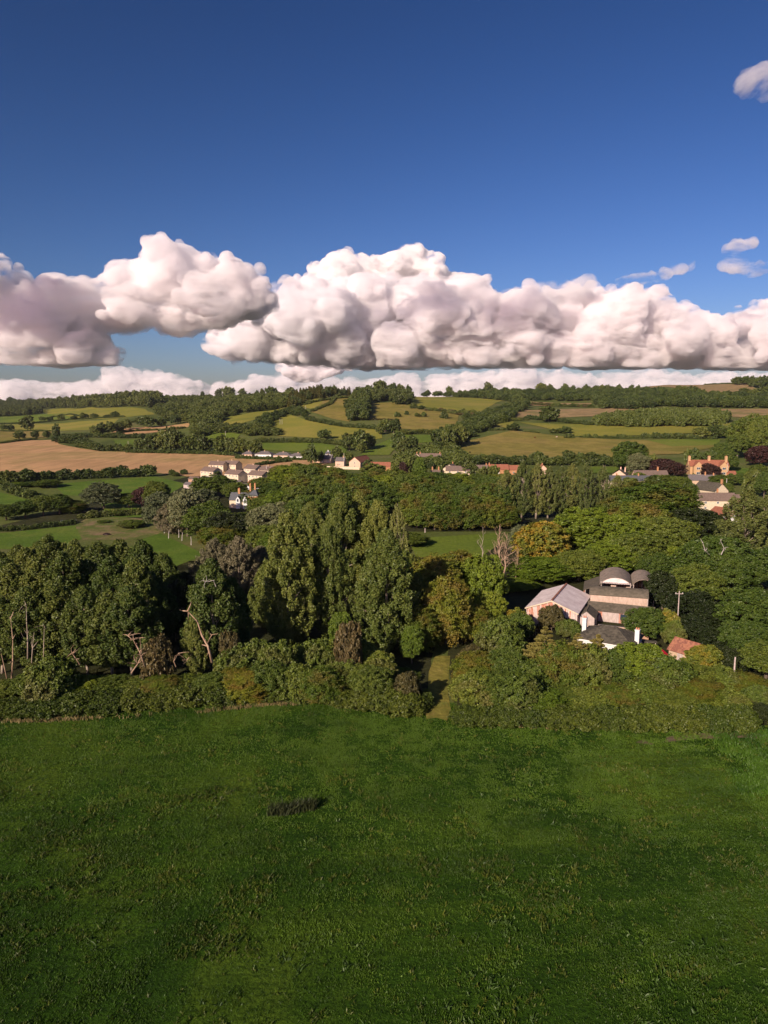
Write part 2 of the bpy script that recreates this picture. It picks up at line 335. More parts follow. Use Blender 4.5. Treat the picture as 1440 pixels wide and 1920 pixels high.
# strip of dry grass at the edges and the floor of the woods
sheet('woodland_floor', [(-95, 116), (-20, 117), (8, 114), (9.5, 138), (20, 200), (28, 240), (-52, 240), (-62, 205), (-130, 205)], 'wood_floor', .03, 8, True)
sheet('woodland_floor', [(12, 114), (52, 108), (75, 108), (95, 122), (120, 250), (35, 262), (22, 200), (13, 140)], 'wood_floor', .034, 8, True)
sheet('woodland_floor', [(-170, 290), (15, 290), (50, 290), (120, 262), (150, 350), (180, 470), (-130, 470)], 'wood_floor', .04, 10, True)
sheet('path', [(800, 1349), (797, 1336), (802, 1300), (804, 1260), (816, 1230), (844, 1230), (842, 1262), (840, 1300), (846, 1335), (838, 1352), (818, 1346)], 'mown_path', .06, 3)
sheet('mud_track', [(1180, 1392), (1290, 1376), (1400, 1374), (1440, 1378), (1440, 1388), (1400, 1384), (1300, 1386), (1220, 1397)], 'mud', .07, 2)
# ------------------------------------------------------------------ clouds: real bodies of scattering air, kilometres away
def n3(x, y, z, r):
    L = _L3; n = 32; out = 0
    xi, yi, zi = np.floor(x).astype(int), np.floor(y).astype(int), np.floor(z).astype(int); f = [x - xi, y - yi, z - zi]; f = [a * a * (3 - 2 * a) for a in f]
    for dx in (0, 1):
        for dy in (0, 1):
            for dz in (0, 1):
                w_ = (f[0] if dx else 1 - f[0]) * (f[1] if dy else 1 - f[1]) * (f[2] if dz else 1 - f[2])
                out = out + w_ * L[(xi + dx + r) % n, (yi + dy) % n, (zi + dz) % n]
    return out
_L3 = np.random.RandomState(77).rand(32, 32, 32)
mc = bpy.data.materials.new('cloud'); mc.use_nodes = True; nt = mc.node_tree; nt.nodes.clear()
pv = nt.nodes.new('ShaderNodeVolumePrincipled'); pv.inputs['Color'].default_value = (.990, .980, .990, 1); pv.inputs['Density'].default_value = CLOUD_D = 0.014; pv.inputs['Anisotropy'].default_value = 0.0
oo = nt.nodes.new('ShaderNodeOutputMaterial'); nt.links.new(pv.outputs[0], oo.inputs['Volume']); M['cloud'] = mc
tcg = nt.nodes.new('ShaderNodeNewGeometry'); nz_ = N(nt, 'ShaderNodeTexNoise', Scale=0.0020, Detail=10, Roughness=0.67, Distortion=0.4); mp_ = N(nt, 'ShaderNodeMapping'); mp_.inputs['Scale'].default_value = (.62, .8, 1.5); nt.links.new(tcg.outputs['Position'], mp_.inputs[0]); nt.links.new(mp_.outputs[0], nz_.inputs['Vector'])
mr_ = N(nt, 'ShaderNodeMapRange'); mr_.inputs[1].default_value = .42; mr_.inputs[2].default_value = .66; mr_.inputs[3].default_value = 0.0; mr_.inputs[4].default_value = CLOUD_D * 1.5; nt.links.new(nz_.outputs['Fac'], mr_.inputs[0]); nt.links.new(mr_.outputs[0], pv.inputs['Density'])
cy.volume_step_rate = 0.12; cy.volume_max_steps = 512
def pdist(P, q):
    P = np.array(P, float); a = P; b = np.roll(P, -1, 0); ab = b - a; t = np.clip(((q - a) * ab).sum(1) / (ab * ab).sum(1), 0, 1); return np.sqrt((((a + ab * t[:, None]) - q) ** 2).sum(1)).min()
def inpoly0(x, y, P):
    c = False; j = len(P) - 1
    for i in range(len(P)):
        if (P[i][1] > y) != (P[j][1] > y) and x < (P[j][0]-P[i][0]) * (y-P[i][1]) / (P[j][1]-P[i][1]) + P[i][0]: c = not c
        j = i
    return c
def cloud(name, pts, Y, label, seed, vox, rmin=5, rmax=40, n=260, depth=1.2, base=None, tilt=0.0, density=None, group=None, amp=1.0, kids=9):
    """spheres packed into the cloud's outline at its own distance, with billows on billows, welded and roughened"""
    rs = np.random.RandomState(seed); k = Y / F; W = [((x - 720) * k, ZAT(y, Y)) for x, y in pts]; xs = [p[0] for p in W]; zs = [p[1] for p in W]
    S = []; tries = 0
    while len(S) < n and tries < n * 40:
        tries += 1; x, z = rs.uniform(min(xs), max(xs)), rs.uniform(min(zs), max(zs))
        if not inpoly0(x, z, W): continue
        d = pdist(W, np.array([x, z])); r = min(d * 1.02, rmax * k * rs.uniform(.5, 1))
        if r < rmin * k * rs.uniform(.6, 1.3): continue
        if tries < n * 12 and any(math.hypot(x - a[0], z - a[2]) < .45 * max(r, a[3]) for a in S): continue
        hz_ = (z - min(zs)) / (max(zs) - min(zs)); S.append((x, rs.uniform(-1, 1) * 1.9 * depth * max(r, rmax * k * .35) + (1 - hz_) * 0 + tilt * (z - min(zs)), z, r))
    K = []
    for x, y, z, r in S:
        D = unit_(rs.normal(0, 1, (kids, 3)) + np.array([-.35, -.5, .35])); q = r * rs.uniform(.22, .55, kids)
        for d, rr in zip(D, q):
            K.append((x + d[0] * r * .66, y + d[1] * r * .72, z + d[2] * r * .58, rr))
            for e in unit_(d + rs.normal(0, .8, (2, 3))): K.append((K[-1][0] + e[0] * rr * .85, K[-1][1] + e[1] * rr * .85, K[-1][2] + e[2] * rr * .85, rr * rs.uniform(.3, .45)))
    ico = bmesh.new(); bmesh.ops.create_icosphere(ico, subdivisions=2, radius=1); iv = np.array([v.co[:] for v in ico.verts]); fi = np.array([[v.index for v in f.verts] for f in ico.faces]); ico.free()
    A = np.array([s for s in S + K if s[3] > vox * .9]); V = (iv[None] * A[:, None, 3:4] + A[:, None, :3]).reshape(-1, 3); Fq = (fi[None] + (np.arange(len(A)) * len(iv))[:, None, None]).reshape(-1, 3)
    if base is not None: zb = ZAT(base, Y); V[:, 2] = np.where(V[:, 2] < zb, zb - (zb - V[:, 2]) * .12, V[:, 2])
    me = npmesh(name, V, Fq, 'cloud'); tmp = bpy.data.objects.new(name, me); COL.objects.link(tmp)
    md = tmp.modifiers.new('r', 'REMESH'); md.mode = 'VOXEL'; md.voxel_size = vox
    dg = bpy.context.evaluated_depsgraph_get(); ev = tmp.evaluated_get(dg).to_mesh(); nv = len(ev.vertices)
    co = np.empty(nv * 3); ev.vertices.foreach_get('co', co); co = co.reshape(-1, 3); no = np.empty(nv * 3); ev.vertex_normals.foreach_get('vector', no); no = no.reshape(-1, 3)
    fq = [tuple(p.vertices) for p in ev.polygons]; tmp.evaluated_get(dg).to_mesh_clear(); bpy.data.objects.remove(tmp)
    s = 44 * k; d = 0
    for f_, a_ in ((.5, .20), (1.1, .17), (2.4, .12), (5.0, .08)):
        q = co / s * f_ * np.array([.8, 1, 1.15]); v = 1 - np.abs(2 * n3(q[:, 0], q[:, 1], q[:, 2], int(f_ * 3)) - 1) ; d = d + (v - .50) * a_
    co = co + no * (d * s * amp)[:, None]
    if base is not None: co[:, 2] = np.where(co[:, 2] < zb, zb - (zb - co[:, 2]) * .35, co[:, 2])
    me = bpy.data.meshes.new(name); me.from_pydata(co, [], fq); tmp = bpy.data.objects.new(name, me); COL.objects.link(tmp); md = tmp.modifiers.new('r', 'REMESH'); md.mode = 'VOXEL'; md.voxel_size = vox * .75
    dg = bpy.context.evaluated_depsgraph_get(); me = bpy.data.meshes.new_from_object(tmp.evaluated_get(dg)); bpy.data.objects.remove(tmp); me.materials.clear(); fq = me.polygons; me.materials.append(M['cloud'] if density is None else cmat(density)); me.polygons.foreach_set('use_smooth', [True] * len(fq))
    o = bpy.data.objects.new(name, me); COL.objects.link(o); o.location = (0, Y, 0); tag(o, label, 'cloud', group); return o
def cmat(d):
    m = mc.copy(); m.node_tree.nodes['Principled Volume'].inputs['Color'].default_value = (1, .995, .998, 1); [n_ for n_ in m.node_tree.nodes if n_.type == 'MAP_RANGE'][0].inputs[4].default_value = d * .8; [n_ for n_ in m.node_tree.nodes if n_.type == 'MAP_RANGE'][0].inputs[1].default_value = .42; return m
def unit_(v): return v / np.maximum(np.linalg.norm(v, axis=-1, keepdims=True), 1e-6)
CA = [(-60,480),(-20,470),(20,472),(50,500),(75,545),(105,548),(118,530),(150,530),(190,536),(214,535),(222,508),(255,500),(292,500),(300,474),(335,466),(375,470),(400,487),(450,492),(485,512),(520,545),(530,575),(480,592),(410,610),(350,624),(300,616),(200,618),(215,640),(240,665),(244,684),(120,684),(0,680),(-60,682)]
cloud('cloud', CA, 10000, 'big cumulus bank on the left with a dark low base', 5, 20, 4, 58, 380, 1.3, 684)
CB = [(398,640),(420,608),(470,592),(510,560),(530,542),(580,528),(640,530),(700,528),(760,530),(840,525),(885,530),(915,548),(960,556),(1040,548),(1100,548),(1190,545),(1225,555),(1262,590),(1300,602),(1360,590),(1400,575),(1450,562),(1520,570),(1520,695),(1200,690),(1000,686),(760,690),(600,684),(470,672),(408,662)]
cloud('cloud', CB, 14000, 'long grey bottomed cloud bank stretching across the middle and right', 6, 27, 4, 56, 600, 1.4, 690)
CT = [(560,545),(600,508),(628,482),(655,472),(682,492),(710,486),(735,484),(758,466),(792,480),(805,500),(835,516),(885,530),(920,560),(800,600),(600,600)]
cloud('cloud', CT, 19000, 'bright white towering cumulus top rising behind the long cloud bank', 8, 36, 4, 48, 220, 1.0, density=.030)
CC = [(-60,724),(0,720),(60,718),(100,724),(150,722),(190,716),(225,698),(255,690),(290,694),(330,706),(380,716),(430,722),(480,712),(530,706),(560,716),(620,712),(700,712),(760,704),(820,700),(900,700),(960,690),(1040,697),(1100,706),(1200,696),(1300,700),(1400,704),(1520,706),(1520,770),(-60,770)]
cloud('cloud', CC, 34000, 'low distant cloud bank just above the hills', 9, 80, 5, 26, 420, .9, density=.006)
cloud('cloud', [(515,686),(560,680),(680,684),(640,700),(600,715),(560,712),(540,700)], 30000, 'flat topped bright cloud over the central knoll', 12, 70, 3, 14, 90, .8)
cloud('cloud', [(1322,162),(1344,144),(1372,130),(1400,140),(1412,165),(1402,184),(1365,178)], 9000, 'small lone cloud high in the upper right sky', 10, 14, 3, 14, 70, .9, density=.009)
cloud('cloud', [(1135,520),(1190,512),(1250,500),(1283,488),(1280,505),(1215,532),(1140,535)], 12000, 'thin pink wisp above the right end of the cloud bank', 11, 18, 3, 11, 90, .8, density=.009)
cloud('cloud', [(920,548),(990,535),(1060,530),(1100,518),(1100,540),(1000,556),(930,558)], 13000, 'thin pink wisp right of the white cumulus top', 13, 18, 3, 11, 90, .8, density=.009)
cloud('cloud', [(1322,470),(1345,456),(1388,446),(1392,462),(1350,475)], 12000, 'upper of the two small pink clouds at right', 14, 16, 2.5, 9, 60, .8, density=.009)
cloud('cloud', [(1318,500),(1350,486),(1400,492),(1424,488),(1412,512),(1380,516),(1340,505)], 12000, 'lower of the two small pink clouds at right', 15, 16, 2.5, 9, 60, .8, density=.009)

cloud('cloud', [(-540,290),(-520,250),(-440,236),(-330,232),(-230,244),(-180,280),(-210,318),(-320,334),(-460,332)], 7200, 'unseen cloud added outside the left border to shade the dark low base', 21, 30, 6, 60, 110, 1.0)  # out of view, added only to cast shade on the left bank
cloud('cloud', [(-200,-290),(-60,-330),(120,-345),(330,-335),(520,-345),(690,-300),(640,-230),(430,-205),(200,-215),(-40,-225)], 7000, 'unseen thin cloud sheet added above the top border to shade the long bank', 22, 45, 8, 60, 120, 1.0, density=.006)  # unseen sheet, added to dim the long bank with its shadow
# ------------------------------------------------------------------ foliage generators
def unit(v): return v / np.maximum(np.linalg.norm(v, axis=-1, keepdims=True), 1e-6)
def leaf_quads(P, Nn, size, asp=1.5, rs=RS, jit=.7, up=0.0):
    n = len(P); Nn = unit(Nn + rs.normal(0, jit, (n, 3))); T = rs.normal(0, 1, (n, 3)); T[:, 2] += up; T = unit(T - Nn * (T * Nn).sum(1, keepdims=True)); B = np.cross(Nn, T)
    s = (size * rs.uniform(.6, 1.35, n))[:, None]; a, b = T * s * asp * .5, B * s * .5
    bend = Nn * s * .18
    V = np.stack([P - a - bend, P - b * 1.0 + bend * .4, P + a - bend, P + b * 1.0 + bend * .4], 1).reshape(-1, 3)
    return V, np.arange(4 * n).reshape(n, 4)
def blobs(C, rad, per, rs=RS, inner=.72, squash=None):
    """leaf points over the shells of many small clumps"""
    n = len(C); D = unit(rs.normal(0, 1, (n, per, 3))); rr = rs.uniform(inner, 1.06, (n, per, 1)); rd = rad.reshape(n, 1, -1)
    P = C[:, None, :] + D * rr * rd; D2 = unit(D / np.maximum(rd, .05))
    return P.reshape(-1, 3), D2.reshape(-1, 3)
def fib(n, rs, lo=-1.0):
    i = np.arange(n) + rs.uniform(0, 1); z = 1 - (1 - lo) * (i + .0) / n; z = np.clip(z, -1, 1); a = i * 2.399963 + rs.uniform(-.25, .25, n)
    r = np.sqrt(np.maximum(0, 1 - z * z)); return np.stack([r * np.cos(a), r * np.sin(a), z], 1)
def crown_round(rs, rx, rz, zc, nb=34, ns=11, per=60, leaf=.45, sub=.36, big=.34, lo=-.62, gap=.10, per_in=.72, lean=0):
    D = fib(nb, rs, lo); k = rs.uniform(.62, .88, nb); 
    Cb = D * k[:, None] * np.array([rx, rx, rz]); Cb[:, 2] += zc
    rb = big * rx * rs.uniform(.75, 1.2, nb)
    keep = rs.rand(nb) > gap; Cb, rb = Cb[keep], rb[keep]
    S = fib(ns, rs, -.75); Cs = (Cb[:, None, :] + unit(S[None] + rs.normal(0, .25, (len(Cb), ns, 3))) * rb[:, None, None] * np.array([1, 1, .82])).reshape(-1, 3)
    r_ = (np.repeat(rb, ns) * sub * rs.uniform(.7, 1.3, len(Cs)))[:, None] * np.array([[1.15, 1.15, .85]])
    P, Nn = blobs(Cs, r_, per, rs, per_in); cen = np.array([0, 0, zc * .9]); Nn = unit(Nn + unit(P - cen) * .55)
    v = np.repeat(rs.uniform(0, .55, len(Cs)), per) + rs.uniform(0, .45, len(P))
    V, Fq = leaf_quads(P, Nn, leaf, 1.5, rs); return V, Fq, v, Cb
def crown_plume(rs, rx, H, z0, n=240, per=85, leaf=.42, pr=.62, tall=1.9, lobes=5, skew=.42, inner_fill=.35):
    """tall plume shaped crown of upswept tufts"""
    t = rs.uniform(0.0, 1, n); t = np.sort(t)
    prof = np.clip(np.sin(np.pi * np.clip(t, 0, 1) ** .70 * .93 + .20), .05, 1) ** .70
    a = rs.uniform(0, 2*np.pi, n); lob = 1 + .10 * np.sin(lobes * a + rs.uniform(0, 6)) + .06 * np.sin(9 * t + 3 * a)
    k = np.where(rs.rand(n) < inner_fill, rs.uniform(.25, .7, n), rs.uniform(.82, 1.0, n))
    r = rx * prof * lob * k; C = np.stack([r * np.cos(a), r * np.sin(a), z0 + t * (H - z0) * .97], 1)
    rd = np.stack([pr * rs.uniform(.7, 1.35, n)] * 2 + [pr * tall * rs.uniform(.7, 1.3, n)], 1)
    P, Nn = blobs(C, rd, per, rs, .6)
    lift = (P[:, 2] - np.repeat(C[:, 2], per)); out = np.repeat(unit(C * [1, 1, 0]), per, 0); P = P + out * (.30 * lift * (1 - np.repeat(t, per) * .9))[:, None]
    Nn = unit(Nn + out * .5)
    v = np.repeat(rs.uniform(0, .55, n), per) + rs.uniform(0, .45, len(P)); V, Fq = leaf_quads(P, Nn, leaf, 1.4, rs); return V, Fq, v, C
def crown_feather(rs, rx, rz, zc, n=240, per=80, leaf=.45):
    """layered sprays, flattened and drooping outwards"""
    D = fib(n, rs, -.8); k = np.where(rs.rand(n) < .25, rs.uniform(.4, .75, n), rs.uniform(.82, 1.03, n)); C = D * k[:, None] * np.array([rx, rx, rz]); C[:, 2] += zc
    per_pts = []; U = rs.uniform(-1, 1, (n, per, 3)); out = unit(D * [1, 1, .15]); side = np.cross(out, [0, 0, 1.]); side = unit(side)
    L = rx * rs.uniform(.16, .30, n)[:, None]; W = L * .55
    tl = rs.normal(0, .45, (n, 1, 1)); P = C[:, None] + (U[..., :1] * tl * L[:, None]) * np.array([0, 0, 1.]) + out[:, None] * (U[..., :1] * L[:, None]) + side[:, None] * (U[..., 1:2] * W[:, None]) + np.array([0, 0, 1.]) * (U[..., 2:] * .34 * L[:, None] - (U[..., :1] ** 2) * .3 * L[:, None] * np.sign(U[..., :1]))
    P = P.reshape(-1, 3); Nn = unit(np.repeat(out * .6, per, 0) + np.array([0, 0, .9]))
    v = np.repeat(rs.uniform(0, .55, n), per) + rs.uniform(0, .45, len(P)); V, Fq = leaf_quads(P, Nn, leaf, 1.6, rs, .5); return V, Fq, v, C
def crown_conifer(rs, rx, H, z0, whorls=22, arms=7, per=46, leaf=.40, droop=.22, gap=0):
    Cs, Dr, Ls = [], [], []
    for i in range(whorls):
        t = i / (whorls - 1); z = z0 + (H - z0) * t; r = rx * (1 - t) ** .85 + .25
        for j in range(arms):
            if rs.rand() < gap: continue
            a = 2*np.pi*(j / arms) + i * 1.1 + rs.uniform(-.3, .3); rr = r * rs.uniform(.65, 1.12); d = np.array([math.cos(a), math.sin(a), 0])
            Cs.append([0, 0, z + rs.uniform(-.3, .3)]); Dr.append(d); Ls.append(rr)
    Cs, Dr, Ls = np.array(Cs), np.array(Dr), np.array(Ls); n = len(Cs)
    t = rs.uniform(.15, 1, (n, per, 1)) ** .7; side = np.cross(Dr, [0, 0, 1.]); w_ = (1.05 - t) * .30 + .07
    P = Cs[:, None] + Dr[:, None] * t * Ls[:, None, None] + side[:, None] * rs.uniform(-1, 1, (n, per, 1)) * w_ * Ls[:, None, None]
    P[..., 2] += (-droop * (t[..., 0] ** 1.5) * Ls[:, None] + .12 * Ls[:, None] * t[..., 0] ** 4) - np.abs(rs.normal(0, .10, (n, per))) * np.minimum(Ls[:, None], 2)
    P = P.reshape(-1, 3); v = np.repeat(rs.uniform(0, .5, n), per) + rs.uniform(0, .5, len(P)); Nn = np.tile([0, 0, 1.], (len(P), 1)) + np.repeat(Dr, per, 0) * .5
    V, Fq = leaf_quads(P, Nn, leaf, 1.7, rs, .6); return V, Fq, v, Cs
def curve(a, b, rs, bow=.12, n=5):
    a, b = np.array(a, float), np.array(b, float); L = np.linalg.norm(b - a); m = rs.normal(0, bow * L, 3); m[2] = abs(m[2]) * .6
    return [tuple(a + (b - a) * t + m * math.sin(math.pi * t)) for t in np.linspace(0, 1, n)]
def trunk_mb(rs, H, r0, tips=None, nl=10, lean=(0, 0), z_split=.25, rl=.28, n=7, wob=.012, bow=.12):
    mb = MB(); pts = []; rad = []
    for t in np.linspace(0, 1, 9):
        pts.append((lean[0] * t * H + rs.normal(0, wob * H) * t * (1-t) * 2, lean[1] * t * H + rs.normal(0, wob * H) * t * (1-t) * 2, -0.6 + t * (H + .6))); rad.append(r0 * (1.25 if t == 0 else 1) * (1 - .88 * t))
    mb.tube(pts, rad, n)
    if tips is not None and len(tips):
        for i in rs.choice(len(tips), min(nl, len(tips)), replace=False):
            tp = tips[i]; z = max(H * z_split * .6, tp[2] * rs.uniform(.45, .72)); q = z / H; q = min(q, .95)
            a = (lean[0] * q * H, lean[1] * q * H, z); c = curve(a, tp, rs, bow); rr = r0 * (1 - .85 * q) * rl * 2
            mb.tube(c, [rr * (1 - .75 * k / 4) + .015 for k in range(5)], 5)
    return mb
def bare_mb(rs, H, r0, nb=14, up=.8, spread=.45, twigs=4, start=.3, lean=(0, 0), thin=1.0, tall=False):
    mb = trunk_mb(rs, H, r0, lean=lean, wob=.03)
    for i in range(nb):
        t = start + (1 - start) * (i + rs.rand()) / nb * .95; a = rs.uniform(0, 6.28); L = H * spread * (1.15 - t) * rs.uniform(.6, 1.2)
        p0 = np.array([lean[0]*t*H, lean[1]*t*H, t*H]); d = unit(np.array([math.cos(a), math.sin(a), up * rs.uniform(.5, 1.5)])); p1 = p0 + d * L
        c = curve(p0, p1, rs, .14, 6); r_ = r0 * (1 - .85 * t) * .5 * thin + .02; mb.tube(c, [r_ * (1 - .8 * k / 5) + .012 for k in range(6)], 5)
        for j in range(twigs):
            k = rs.randint(2, 6); q = np.array(c[k]); d2 = unit(d + rs.normal(0, .5, 3) + np.array([0, 0, .3])); L2 = L * rs.uniform(.2, .45)
            mb.tube(curve(q, q + d2 * L2, rs, .15, 4), [r_ * .45, r_ * .3, r_ * .2, .012], 4)
    return mb
PROTO = {}
def proto(key, kind, crown, leafm, H, r0, bark='bark', nl=10, seed=1, extra=None, base=None, **kw):
    rs = np.random.RandomState(seed); V, Fq, v, tips = crown(rs); 
    me = npmesh(key + '_crown', V, Fq, leafm, v); parts = [('crown', me)]
    W = np.percentile(np.abs(V[:, :2]), 98) * 2; top = np.percentile(V[:, 2], 99.7)
    if r0: parts.append(('trunk', trunk_mb(rs, H, r0, tips, nl, **kw).mesh(key + '_trunk', bark, True)))
    if extra: parts.append(('dead_limb', extra(rs).mesh(key + '_limb', 'dead_wood', True)))
    PROTO[key] = dict(kind=kind, parts=parts, W=W, H=top, V=V, F=Fq, v=v, leaf=leafm)
# near and middle distance kinds (metres)
for i in range(3):
    proto('poplar%d' % i, 'poplar_tree', lambda rs: crown_plume(rs, 5.6, 27, 1.5, 470, 96, .31, .60, 2.1, 7), 'poplar_leaf', 24, .42, 'pale_bark', 26, 20 + i, rl=.18, bow=.05)
for i in range(4):
    proto('aspen%d' % i, 'poplar_tree', lambda rs, i=i: crown_plume(rs, 4.6, 24, 4.5, 300, 96, .33, .62, 1.9, 5, inner_fill=.3), 'poplar_dark', 22.5, .30, 'pale_bark', 18, 40 + i, rl=.2, bow=.06)
for i in range(3):
    proto('row_poplar%d' % i, 'poplar_tree', lambda rs: crown_plume(rs, 4.1, 26, 3.0, 300, 60, .28, .36, 3.6, 7, inner_fill=.5), 'poplar_thin', 26.5, .34, 'pale_bark', 46, 60 + i, rl=.11, bow=.03)
for i in range(4):
    proto('oak%d' % i, 'broadleaf_tree', lambda rs, i=i: crown_round(rs, 6.2, 6.8, 8.6, 48, 12, 70, .34, .36, .33), 'oak_leaf', 13, .5, 'bark', 16, 80 + i)
for i in range(3):
    proto('beech%d' % i, 'broadleaf_tree', lambda rs, i=i: crown_feather(rs, 6.3, 7.6, 8.6, 460, 84, .33), 'beech_leaf', 14, .45, 'bark', 12, 90 + i)
for i in range(3):
    proto('feather%d' % i, 'hornbeam_tree', lambda rs, i=i: crown_feather(rs, 5.2, 8.2, 8.6, 520, 84, .28), 'feather_leaf', 13, .35, 'bark', 10, 190 + i)
for i in range(2):
    proto('lime%d' % i, 'broadleaf_tree', lambda rs, i=i: crown_round(rs, 5.4, 7.6, 8.6, 46, 12, 70, .34, .36, .33, -.8), 'lime_leaf', 14, .4, 'bark', 10, 100 + i)
for i in range(2):
    proto('willow%d' % i, 'willow_tree', lambda rs, i=i: crown_plume(rs, 5.4, 15, 1.0, 330, 96, .24, .45, 2.2, 4), 'willow_leaf', 13, .4, 'bark', 16, 110 + i)
for i in range(2):
    proto('grey%d' % i, 'willow_tree', lambda rs, i=i: crown_round(rs, 5.6, 7.0, 8.2, 40, 11, 56, .40, .40, .34, -.7), 'grey_leaf', 13, .4, 'bark', 14, 115 + i)
for i in range(3):
    proto('shrub%d' % i, 'shrub', lambda rs, i=i: crown_round(rs, 3.6, 3.2, 2.6, 38, 12, 64, .24, .36, .32, -.4, .05), 'shrub_leaf', 4, .12, 'bark', 10, 120 + i)
for i in range(2):
    proto('sprayshrub%d' % i, 'shrub', lambda rs, i=i: crown_feather(rs, 3.7, 3.5, 2.9, 300, 80, .25), 'shrub_leaf', 4.5, .12, 'bark', 8, 126 + i)
for i in range(2):
    proto('bramble%d' % i, 'bramble_bush', lambda rs, i=i: crown_round(rs, 2.6, 1.5, .9, 34, 11, 56, .20, .40, .34, -.2, .05), 'bramble_leaf', 1, 0, 'bark', 0, 130 + i)
for i in range(2):
    proto('russet%d' % i, 'shrub', lambda rs, i=i: crown_round(rs, 2.6, 2.6, 2.4, 26, 9, 46, .30, .40, .34, -.5), 'russet_leaf', 4, .1, 'bark', 10, 134 + i)
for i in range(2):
    proto('yew%d' % i, 'yew_tree', lambda rs, i=i: crown_round(rs, 4.6, 5.4, 5.6, 40, 11, 56, .32, .38, .34, -.85), 'yew_leaf', 9, .3, 'bark', 6, 137 + i)  # crowns with the shade painted into their leaf colour
proto('larch0', 'larch_tree', lambda rs: crown_conifer(rs, 5.0, 14, 1.6, 17, 7, 150, .24, .08, .15), 'larch_leaf', 13.6, .3, 'bark', 0, 140)
proto('larch1', 'larch_tree', lambda rs: crown_conifer(rs, 4.4, 11, 1.2, 14, 7, 150, .24, .08, .15), 'larch_leaf', 10.6, .28, 'bark', 0, 141)
for i in range(2):
    proto('copper%d' % i, 'copper_beech', lambda rs, i=i: crown_round(rs, 6.0, 6.5, 7.6, 36, 10, 50, .5, .42, .34, -.75), 'copper_leaf', 12, .45, 'bark', 8, 150 + i)
proto('yellow0', 'chestnut_tree', lambda rs: crown_feather(rs, 6.2, 6.6, 7.6, 260, 76, .48), 'yellow_leaf', 12, .4, 'bark', 10, 160)
proto('yellowbush0', 'shrub', lambda rs: crown_round(rs, 2.2, 3.0, 3.0, 26, 9, 50, .30, .42, .34, -.7), 'yellow_leaf', 4.5, .1, 'bark', 8, 161)
# far kinds: a few hundred leaf clusters each
for i in range(5):
    proto('fartree%d' % i, 'hedgerow_tree', lambda rs, i=i: crown_round(rs, 5.6, 5.6, 6.4, 20, 6, 17, 1.15, .46, .38, -.75, .06, .6), ['far_leaf', 'far_dark', 'far_leaf', 'far_dark', 'far_leaf'][i], 9, .35, 'bark', 4, 170 + i)
proto('farpine0', 'conifer_tree', lambda rs: crown_conifer(rs, 3.2, 14, 1, 9, 6, 22, 1.0, .25), 'far_pine', 12, 0, 'bark', 0, 178)
proto('farbush0', 'shrub', lambda rs: crown_round(rs, 2.8, 2.0, 1.4, 14, 6, 16, .8, .46, .38, -.3), 'far_dark', 3, 0, 'bark', 0, 179)
proto('farbush1', 'shrub', lambda rs: crown_round(rs, 2.8, 2.2, 1.5, 14, 6, 16, .8, .46, .38, -.3), 'far_leaf', 3, 0, 'bark', 0, 180)
proto('farrusset0', 'shrub', lambda rs: crown_round(rs, 2.8, 2.2, 1.6, 14, 6, 16, .8, .46, .38, -.3), 'russet_leaf', 3, 0, 'bark', 0, 181)
NAMES = {}
def put(key, x, y, z, sx, sz, rot=None, label=None, group=None, cat=None, name=None, sy=None, swap=None):
    p = PROTO[key]; rot = RS.uniform(0, 6.28) if rot is None else rot; sy = sy or sx
    nm = name or p['kind']; ct = cat or ('tree' if 'tree' in nm or 'beech' in nm else ('bush' if 'bush' in nm else nm.replace('_', ' ')))
    if len(p['parts']) == 1:
        o = bpy.data.objects.new(nm, p['parts'][0][1]); link(o); o.location = (x, y, z); o.rotation_euler = (0, 0, rot); o.scale = (sx, sy, sz); return tag(o, label, ct, group)
    r = empty(nm, (x, y, z), rot, (sx, sy, sz)); tag(r, label, ct, group)
    for pn, me in p['parts']: link(bpy.data.objects.new(pn, me), r)
    return r
def T(key, px, Y, top, wpx, label, group=None, **kw):
    """a tree at picture column px and distance Y whose tip reaches row top and whose crown spans wpx"""
    p = PROTO[key]; x = XY(px, Y, 0); g = hz(x, Y); x = XY(px, Y, g); g = hz(x, Y); h = max(ZAT(top, Y) - g, 1.0); W = pxw(wpx, Y, g)
    return put(key, x, Y, g, W / p['W'], h / p['H'], label=label, group=group, **kw)
def TF(key, px, base, top, wpx, label, group=None, **kw):
    """a far tree by the row of its foot"""
    x, Y, g = G(px, base); p = PROTO[key]; h = max(ZAT(top, Y) - g, 1.0) ; W = pxw(wpx, Y, g)
    return put(key, x, Y, g - .2, W / p['W'], h / p['H'], label=label, group=group, **kw)
def merged(name, items, label=None, cat=None, group=None, kind=None, leaf=None):
    """one mesh from many crowns: items = (key, x, y, z, sx, sz)"""
    Vs, Fs, vs_, o = [], [], [], 0; mats = sorted({leaf or PROTO[k[0]]['leaf'] for k in items}); mi = []
    for k, x, y, z, sx, sz in items:
        p = PROTO[k]; a = RS.uniform(0, 6.28); c, s = math.cos(a), math.sin(a); V = p['V']
        Vs.append(np.stack([(V[:, 0]*c - V[:, 1]*s) * sx + x, (V[:, 0]*s + V[:, 1]*c) * sx + y, V[:, 2] * sz + z], 1)); Fs.append(p['F'] + o); o += len(V)
        vs_.append(np.clip(p['v'] * .6 + RS.uniform(0, .4), 0, 1)); mi.append(np.full(len(p['F']), mats.index(leaf or p['leaf'])))
    cx, cy_ = np.mean([i[1] for i in items]), np.mean([i[2] for i in items]); V = np.concatenate(Vs) - [cx, cy_, 0]
    me = npmesh(name, V, np.concatenate(Fs), mats, np.concatenate(vs_), False, np.concatenate(mi)); ob = link(bpy.data.objects.new(name, me)); ob.location = (cx, cy_, 0)
    return tag(ob, label, cat, group, kind)
